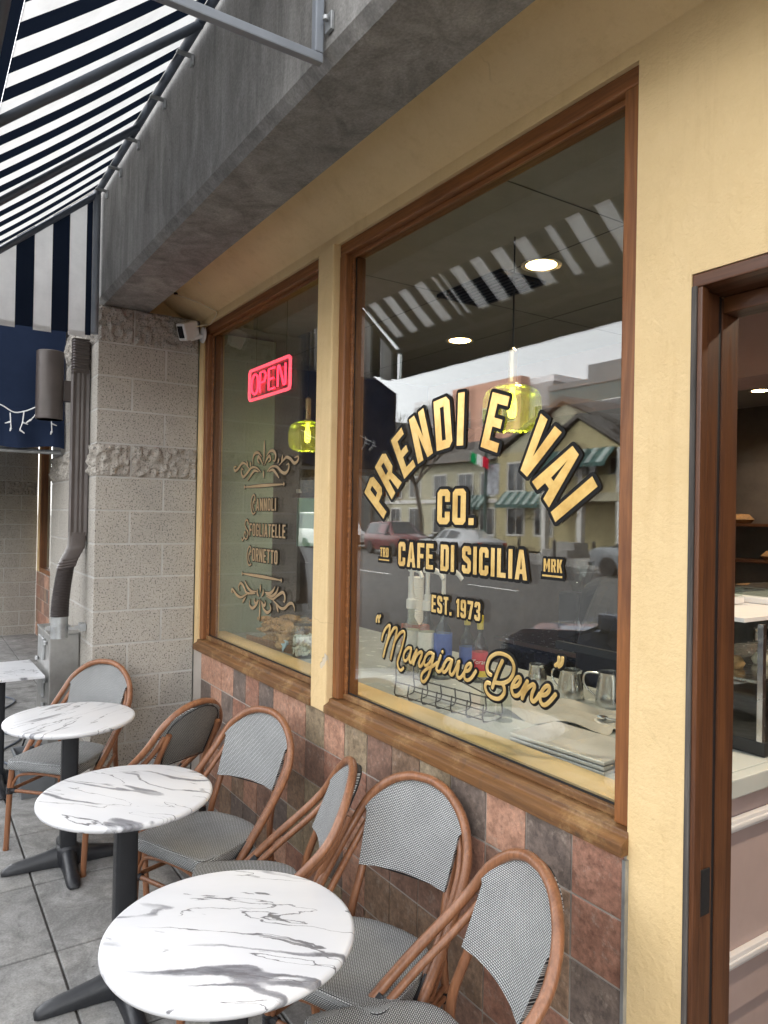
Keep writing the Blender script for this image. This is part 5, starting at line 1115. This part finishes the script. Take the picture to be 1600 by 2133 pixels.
# ================================================================ across the street
M['tyre'] = plain('tyre_rubber', (.02, .02, .02), .8); M['alloy'] = plain('alloy_rim', (.45, .45, .46), .35, .9); M['carglass'] = plain('car_glass', (.02, .025, .03), .06, 0, 0, spec=.9); M['lampglass'] = plain('head_lamp', (.75, .76, .78), .15, .2, 0); M['taillamp'] = plain('tail_lamp', (.45, .02, .02), .2, 0, 0)
def carpaint(n, c):
    mt, t, b = NT(n); b.inputs["Base Color"].default_value = (*c, 1); b.inputs["Roughness"].default_value = .3; b.inputs["Coat Weight"].default_value = .9; b.inputs["Coat Roughness"].default_value = .04; b.inputs["Metallic"].default_value = .2; return mt
def car(label, loc, rz, col, kind='suv', cat='car'):
    T = thing('parked_car', label, cat, loc, rz, 'vehicles parked along the street'); P = carpaint('car_paint', col)
    if kind == 'suv': st = [(-2.25,.80,.40,.92,1.10,.70),(-2.2,.88,.32,.98,1.5,.62),(-1.9,.91,.28,1.0,1.62,.66),(-.6,.92,.26,1.0,1.70,.68),(.35,.92,.26,1.0,1.66,.66),(1.05,.92,.27,1.02,1.06,.80),(1.9,.90,.30,.96,1.0,.80),(2.2,.82,.36,.86,.88,.70),(2.3,.72,.42,.74,.76,.60)]; gl0, gl1 = 1, 5
    elif kind == 'van': st = [(-2.6,.90,.40,1.1,2.0,.82),(-2.5,.95,.30,1.1,2.12,.84),(1.2,.95,.28,1.1,2.12,.84),(1.75,.95,.28,1.1,1.75,.80),(2.15,.94,.30,1.08,1.14,.84),(2.55,.88,.34,.95,.98,.78),(2.65,.78,.42,.8,.82,.66)]; gl0, gl1 = 1, 4
    else: st = [(-2.3,.76,.40,.84,.90,.66),(-2.2,.86,.32,.94,.99,.74),(-1.55,.90,.28,.97,1.08,.72),(-.95,.91,.26,.97,1.36,.60),(-.1,.92,.25,.97,1.44,.60),(.45,.92,.25,.97,1.38,.60),(1.15,.91,.26,.96,1.00,.78),(1.9,.89,.29,.88,.92,.76),(2.2,.80,.34,.76,.80,.66),(2.3,.70,.40,.64,.68,.56)]; gl0, gl1 = 2, 6
    secs = []
    for x, w_, zl, zb, zr, wr in st: secs.append([(x, -w_*.93, zl), (x, -w_, (zl+zb)/2), (x, -w_*.98, zb), (x, -wr, zr-.04), (x, -wr*.88, zr), (x, wr*.88, zr), (x, wr, zr-.04), (x, w_*.98, zb), (x, w_, (zl+zb)/2), (x, w_*.93, zl)])
    obj('body', MB().loft(secs), P, T, smooth=40)
    for s in (-1, 1):
        for i in range(gl0, gl1):
            a, b = st[i], st[i+1]
            def P_(q, t, dx): x, w_, zl, zb, zr, wr = q; z = zb+.03+(zr-.07-zb-.03)*t; y = w_*.98+(wr-w_*.98)*((z-zb)/max(.01, zr-.04-zb)); return (x+dx, s*(y+.004), z)
            if min(a[4]-a[3], b[4]-b[3]) < .02 and max(a[4]-a[3], b[4]-b[3]) < .2: continue
            obj('side_window', MB().add([P_(a, 0, .05), P_(b, 0, -.05), P_(b, 1, -.05), P_(a, 1, .05)], [(0, 1, 2, 3)]), M['carglass'], T)
    a, b = (st[5-1], st[5]) if kind == 'suv' else ((st[2], st[4]) if kind == 'van' else (st[5], st[6]))
    ws = MB(); za, zb_ = a[4], b[4]
    ws.add([(a[0]+.03, -a[5]*.84, za+.004), (a[0]+.03, a[5]*.84, za+.004), (b[0]-.03, b[5]*.84, zb_+.03), (b[0]-.03, -b[5]*.84, zb_+.03)], [(0, 1, 2, 3)]); obj('windscreen', ws, M['carglass'], T)
    L2 = st[-1][0]; zf = st[-2][3]
    for s in (-1, 1):
        obj('headlight', MB().box(L2-.16, L2-.04, s*.62-.17, s*.62+.13, zf-.16, zf-.03), M['lampglass'], T, bevel=.02)
        obj('tail_light', MB().box(st[0][0]-.01, st[0][0]+.08, s*.68-.1, s*.68+.1, .72, .88), M['taillamp'], T, bevel=.01)
        obj('mirror', MB().box(.72, .92, s*.98-.07, s*.98+.07, 1.02, 1.15), P, T, bevel=.03)
    obj('grille', MB().box(L2-.03, L2+.012, -.42, .42, .48, zf-.08), M['black'], T, bevel=.02)
    obj('bumper', MB().box(L2-.12, L2+.02, -.80, .80, .34, .47), M['black'], T, bevel=.03)
    for x in (-1.38, 1.38):
        for s in (-1, 1):
            wh = obj('wheel', MB().lathe([(.20, -.11), (.33, -.11), (.345, -.07), (.345, .07), (.33, .11), (.20, .11)], 24), M['tyre'], T, smooth=40, loc=(x, s*.82, .345)); wh.rotation_euler = (R_(90), 0, 0)
            obj('rim', MB().lathe([(0, .09), (.06, .10), (.16, .085), (.21, .10), (.21, -.1), (0, -.1)], 20), M['alloy'], wh, smooth=30)
    return T
ZR = -.13
car('dark red family car parked on the far side of the street', (-30.5, -19.2, ZR), R_(8), (.10, .006, .010), 'suv')
car('silver car parked behind the dark red one', (-25.6, -19.3, ZR), R_(182), (.38, .39, .40), 'sedan')
car('white delivery van parked before the dark red car', (-37.5, -19.2, ZR), R_(0), (.72, .72, .71), 'van', 'van')
car('grey car parked opposite the striped restaurant awning', (-14.9, -19.0, ZR), R_(180), (.20, .215, .23), 'suv')
car('dark green car parked by the wooden house', (-9.0, -19.2, ZR), R_(180), (.02, .035, .03), 'sedan')
car('slate blue car parked at the kerb outside the cafe', (-2.95, -3.95, ZR), R_(180), (.12, .15, .26), 'sedan')
car('black car parked further along the cafe kerb', (-15.2, -3.95, ZR), R_(180), (.012, .013, .015), 'suv')
# ---- buildings
def siding(name, col):
    mt, t, b = NT(name); c = coords(t); sx = nd(t, "ShaderNodeSeparateXYZ"); t.links.new(c, sx.inputs[0])
    m_ = nd(t, "ShaderNodeMath", operation='MODULO'); t.links.new(sx.outputs[2], m_.inputs[0]); m_.inputs[1].default_value = .16
    k = ramp(t, m_.outputs[0], [(0, .6), (.012, .7), (.02, 1), (.16, 1)]); n = ramp(t, noise(t, c, 3, 7), [(.3, .88), (.7, 1.06)])
    t.links.new(mixc(t, 1.0, mixc(t, 1.0, col, k, 'MULTIPLY'), n, 'MULTIPLY'), b.inputs["Base Color"]); b.inputs["Roughness"].default_value = .75; bump(t, b, m_.outputs[0], .6, .02); return mt
M['siding'] = siding('yellow_siding', (.36, .31, .17)); M['siding2'] = siding('cream_siding', (.34, .32, .23)); M['roof'] = plain('roof_shingle', (.10, .09, .08), .9, 0, .25, 2, .5, 8); M['wtrim'] = plain('white_paint', (.50, .49, .46), .6); M['winglass'] = plain('dark_window_glass', (.03, .036, .042), .08, 0, 0, spec=.8)
M['stucco_g'] = plain('grey_render', (.19, .20, .20), .85, 0, .12, 1); M['stucco_t'] = plain('teal_grey_render', (.11, .15, .145), .85, 0, .12, 1); M['peach'] = plain('peach_render', (.58, .33, .24), .85, 0, .1, 1); M['stucco_l'] = plain('pale_grey_render', (.36, .36, .36), .85, 0, .1, 1); M['stripegreen'] = plain('green_canvas', (.04, .09, .08), .85); M['palestripe'] = plain('faded_stripe', (.28, .33, .31), .85)
def wnd(T, x, y, z, w_, h, panes=2):
    f = obj('window', MB().box(x-w_/2-.08, x+w_/2+.08, y-.02, y+.05, z-.08, z+h+.08), M['wtrim'], T)
    for k in range(panes): obj('pane', MB().box(x-w_/2+k*w_/panes+.03, x-w_/2+(k+1)*w_/panes-.03, y+.0505, y+.058, z+.03, z+h-.03), M['winglass'], f)
def small_awning(T, x, y, z, w_):
    a = obj('window_awning', MB().add([(x-w_/2, y, z+.75), (x+w_/2, y, z+.75), (x+w_/2, y+.75, z), (x-w_/2, y+.75, z)], [(0, 1, 2, 3)]).add([(x-w_/2, y+.75, z), (x+w_/2, y+.75, z), (x+w_/2, y+.75, z-.18), (x-w_/2, y+.75, z-.18)], [(0, 1, 2, 3)]), M['stripegreen'], T)
    for k in range(6):
        xx = x-w_/2+w_*(k+.25)/6; obj('stripe', MB().add([(xx, y+.005, z+.755), (xx+w_/14, y+.005, z+.755), (xx+w_/14, y+.756, z+.006), (xx, y+.756, z+.006)], [(0, 1, 2, 3)]), M['palestripe'], a)
H1 = thing('wooden_house', 'yellow clapboard house with gabled porch and green window awnings', 'house', (-27.0, -27.5, 0))
obj('wall', MB().box(-5.2, 5.2, -8, 0, 0, 5.6), M['siding'], H1)
rf = MB(); rf.loft([[(-5.7, y, 5.55), (0, y, 8.1), (5.7, y, 5.55), (5.7, y, 5.8), (0, y, 8.4), (-5.7, y, 5.8)] for y in (-8.3, .2)]); obj('roof', rf, M['roof'], H1)
obj('gable', MB().add([(-5.2, -.05, 5.6), (5.2, -.05, 5.6), (0, -.05, 8.0)], [(0, 1, 2)]), M['siding2'], H1)
ps = MB(); ps.loft([[(-.2, y, 5.2), (2.6, y, 6.8), (5.4, y, 5.2), (5.4, y, 5.4), (2.6, y, 7.05), (-.2, y, 5.4)] for y in (-.1, 1.9)]); obj('porch_roof', ps, M['roof'], H1); obj('porch_gable', MB().add([(.1, 1.7, 5.2), (5.1, 1.7, 5.2), (2.6, 1.7, 6.7)], [(0, 1, 2)]), M['siding'], H1)
for x in (.2, 2.6, 5.0): obj('porch_post', MB().box(x-.15, x+.15, 1.4, 1.7, 0, 5.2), M['wtrim'], H1)
obj('porch_deck', MB().box(0, 5.2, .01, 1.75, 2.7, 3.1), M['siding2'], H1); obj('railing', MB().box(.1, 5.1, 1.55, 1.6, 3.1, 3.95), M['siding'], H1)
for x in (-3.6, -1.4): wnd(H1, x, 0, 3.4, 1.3, 1.6); wnd(H1, x, 0, .9, 1.3, 1.5)
for x in (1.5, 3.8): wnd(H1, x, 0, 3.5, 1.4, 1.4); 
small_awning(H1, -2.5, .06, 2.6, 4.0); small_awning(H1, 2.6, 1.75, 4.5, 4.4)
obj('steps', MB().box(1.8, 3.4, 1.8, 3.4, 0, .35).box(1.9, 3.3, 1.8, 2.8, .351, .7), M['slab'], H1)
H2 = thing('cream_house', 'long cream clapboard building with low hip roof beyond the bare trees', 'house', (-38.5, -28.0, 0))
obj('wall', MB().box(-6.5, 6.0, -9, 0, 0, 5.4), M['siding2'], H2); rf = MB(); rf.loft([[(-7, .5, 5.35), (6.5, .5, 5.35), (6.5, -9.5, 5.35), (-7, -9.5, 5.35)], [(-3, -3.5, 7.2), (3, -3.5, 7.2), (3, -5.5, 7.2), (-3, -5.5, 7.2)]]); obj('roof', rf, M['roof'], H2)
for x in (-5, -2.6, .2, 2.8, 4.9): wnd(H2, x, 0, 3.2, 1.3, 1.4); wnd(H2, x, 0, .8, 1.3, 1.6)
small_awning(H2, 3.6, .06, 2.5, 3.0); obj('band', MB().box(-6.5, 6.0, .01, .06, 2.75, 3.0), M['wtrim'], H2)
G3 = thing('grey_apartment_block', 'teal and grey apartment block rising behind the yellow house', 'building', (-37, -46, 0))
obj('wall', MB().box(-9, 0, -10, 0, 0, 13.2), M['stucco_t'], G3); obj('tower', MB().box(.01, 12, -10, .4, 0, 17.2), M['stucco_g'], G3); obj('parapet', MB().box(-9.1, 0, -10, .08, 13.201, 13.7), M['stucco_g'], G3); obj('upper_step', MB().box(-5, -.01, -10, -.5, 13.701, 15.0), M['stucco_g'], G3)
for z in (3.2, 6.4, 9.6):
    for x in (-7.4, -4.6, -1.9): wnd(G3, x, .0, z+.6, 2.2, 1.5, 3)
    for x in (2.2, 5.6, 9): wnd(G3, x, .4, z+.6, 2.0, 1.6, 2)
G4 = thing('peach_apartment_block', 'peach and grey apartment block behind the cream building', 'building', (-56, -47, 0))
obj('wall', MB().box(-12, 9.5, -10, 0, 0, 14.4), M['stucco_l'], G4); obj('peach_bay', MB().box(-3.5, 6.5, .01, 1.2, 5, 15.2), M['peach'], G4); obj('parapet', MB().box(-12.1, 9.6, -10, -.01, 14.401, 15.0), M['mould'], G4)
for z in (4.4, 7.6, 10.8):
    for x in (-10, -7.2, 8.1): wnd(G4, x, .0, z, 1.6, 1.5)
    for x in (-1.5, 2, 5): wnd(G4, x, 1.2, z+.3, 1.6, 1.5)
G5 = thing('grey_corner_building', 'plain dark grey corner building at the end of the street', 'building', (-66, -27, 0))
obj('wall', MB().box(-16, 8, -14, 0, 0, 11), M['stucco_g'], G5)
for z in (1, 4.2, 7.4):
    for x in (-12, -8, -4, 0, 4): wnd(G5, x, 0, z, 1.8, 1.6)
G6 = thing('restaurant_building', 'low restaurant front with red edged striped awning', 'building', (-14, -27.2, 0))
obj('wall', MB().box(-5, 9, -9, 0, 0, 5.0), M['stucco_l'], G6); obj('cornice', MB().box(-5.1, 9.1, -.1, .3, 5.001, 5.4), M['wtrim'], G6)
ra = obj('awning', MB().add([(-4.8, .02, 4.0), (6, .02, 4.0), (6, 2.0, 2.9), (-4.8, 2.0, 2.9)], [(0, 1, 2, 3)]), M['castiron'], G6)
for k in range(18): xx = -4.7+.6*k; obj('stripe', MB().add([(xx, .03, 4.006), (xx+.25, .03, 4.006), (xx+.25, 2.0, 2.908), (xx, 2.0, 2.908)], [(0, 1, 2, 3)]), M['wtrim'], ra)
obj('red_valance', MB().box(-4.8, 6, 2.001, 2.02, 2.6, 2.91), plain('red_canvas', (.55, .02, .07), .8), ra)
for x in (-3, 0, 3, 6.5): wnd(G6, x, 0, .9, 2.2, 1.7)
G7 = thing('pale_apartment_block', 'pale long apartment block further down the far side', 'building', (14, -30, 0))
obj('wall', MB().box(-14, 40, -12, 0, 0, 9), M['siding2'], G7)
for z in (1, 4, 6.6):
    for x in range(-12, 38, 4): wnd(G7, x, 0, z, 1.8, 1.5)
# ---- bare street trees
M['bark'] = plain('bark', (.075, .06, .048), .95, 0, .3, 8, .8, 30)
def bare_tree(label, loc, h, seed):
    T = thing('bare_tree', label, 'tree', loc, 0, 'leafless street trees'); rb_ = random.Random(seed); tk = MB(); cw = MB()
    top = Vector((rb_.uniform(-.3, .3), rb_.uniform(-.3, .3), h*.42)); tk.tube(cr([(0, 0, -.1), (rb_.uniform(-.15, .15), 0, h*.2), top], 5), [.16-.006*k for k in range(11)], 9)
    def grow(p, d, ln, r, lv):
        q = p + d*ln; mid = p + d*ln*.5 + Vector((rb_.uniform(-1, 1), rb_.uniform(-1, 1), rb_.uniform(-.2, .6)))*ln*.09
        cw.tube([p, mid, q], [r, r*.85, r*.65], 5 if lv < 2 else 4)
        if lv >= 4: return
        for _ in range(3 if lv < 3 else 2):
            dd = (d + Vector((rb_.uniform(-.9, .9), rb_.uniform(-.9, .9), rb_.uniform(-.15, .7)))*.75).normalized(); grow(q, dd, ln*rb_.uniform(.6, .82), r*.6, lv+1)
    for k in range(4): grow(top, Vector((math.cos(k*1.6+seed), math.sin(k*1.6+seed), 1.1)).normalized(), h*.17, .085, 0)
    obj('trunk', tk, M['bark'], T, smooth=50); obj('crown', cw, M['bark'], T)
bare_tree('bare street tree beside the dark red car', (-32.0, -21.8, 0), 8.5, 1); bare_tree('bare street tree before the cream building', (-37.0, -21.9, 0), 8.0, 2)
bare_tree('bare street tree at the cafe kerb beside the black car', (-13.6, -2.45, 0), 7.0, 3); bare_tree('bare street tree before the restaurant', (-16.5, -22.0, 0), 7.0, 5)
# ---- lamp post with flag
LP = thing('lamp_post', 'dark green lamp post carrying a small tricolour flag', 'lamp post', (-25.8, -20.95, 0)); M['dkgreen'] = plain('dark_green_paint', (.015, .05, .04), .45)
obj('post', MB().lathe([(.16, 0), (.16, .5), (.09, .6), (.07, 5.6), (.12, 5.7), (.05, 5.8)], 16), M['dkgreen'], LP, smooth=40); obj('lantern', MB().lathe([(.08, 5.8), (.22, 6.3), (.24, 6.35), (.05, 6.6), (0, 6.7)], 12), M['dkgreen'], LP); 
fl = obj('flag_staff', MB().tube([(0, 0, 4.2), (-.8, .35, 5.0)], .015, 6), M['wtrim'], LP)
for k, (c, nm) in enumerate((((.0, .32, .10), 'green'), ((.8, .8, .78), 'white'), ((.60, .02, .05), 'red'))):
    def ff(u, v, k=k): return (-.75+.42*(k+u), .30-.0*u, 4.95-.5*v-.13*(k+u)+.03*math.sin(6*(k+u)))
    obj('flag_band', MB().grid(ff, 4, 2), cloth('flag_'+nm, c, .4), LP)
obj('banner', MB().box(.12, .95, -.01, .01, 2.9, 4.3), plain('banner_print', (.32, .33, .36), .7, 0, .6, 5), LP); obj('banner_arm', MB().tube([(0, 0, 4.32), (.98, 0, 4.32)], .015, 6), M['dkgreen'], LP)
for k in range(16):
    tag(obj('bollard', MB().lathe([(.06, 0), (.06, .85), (.075, .87), (.05, .95), (0, .97)], 10), M['castiron'], loc=(-34+2.1*k, -20.95, 0), smooth=40), 'black iron bollard along the far kerb', 'bollard', 'bollards along the far kerb')
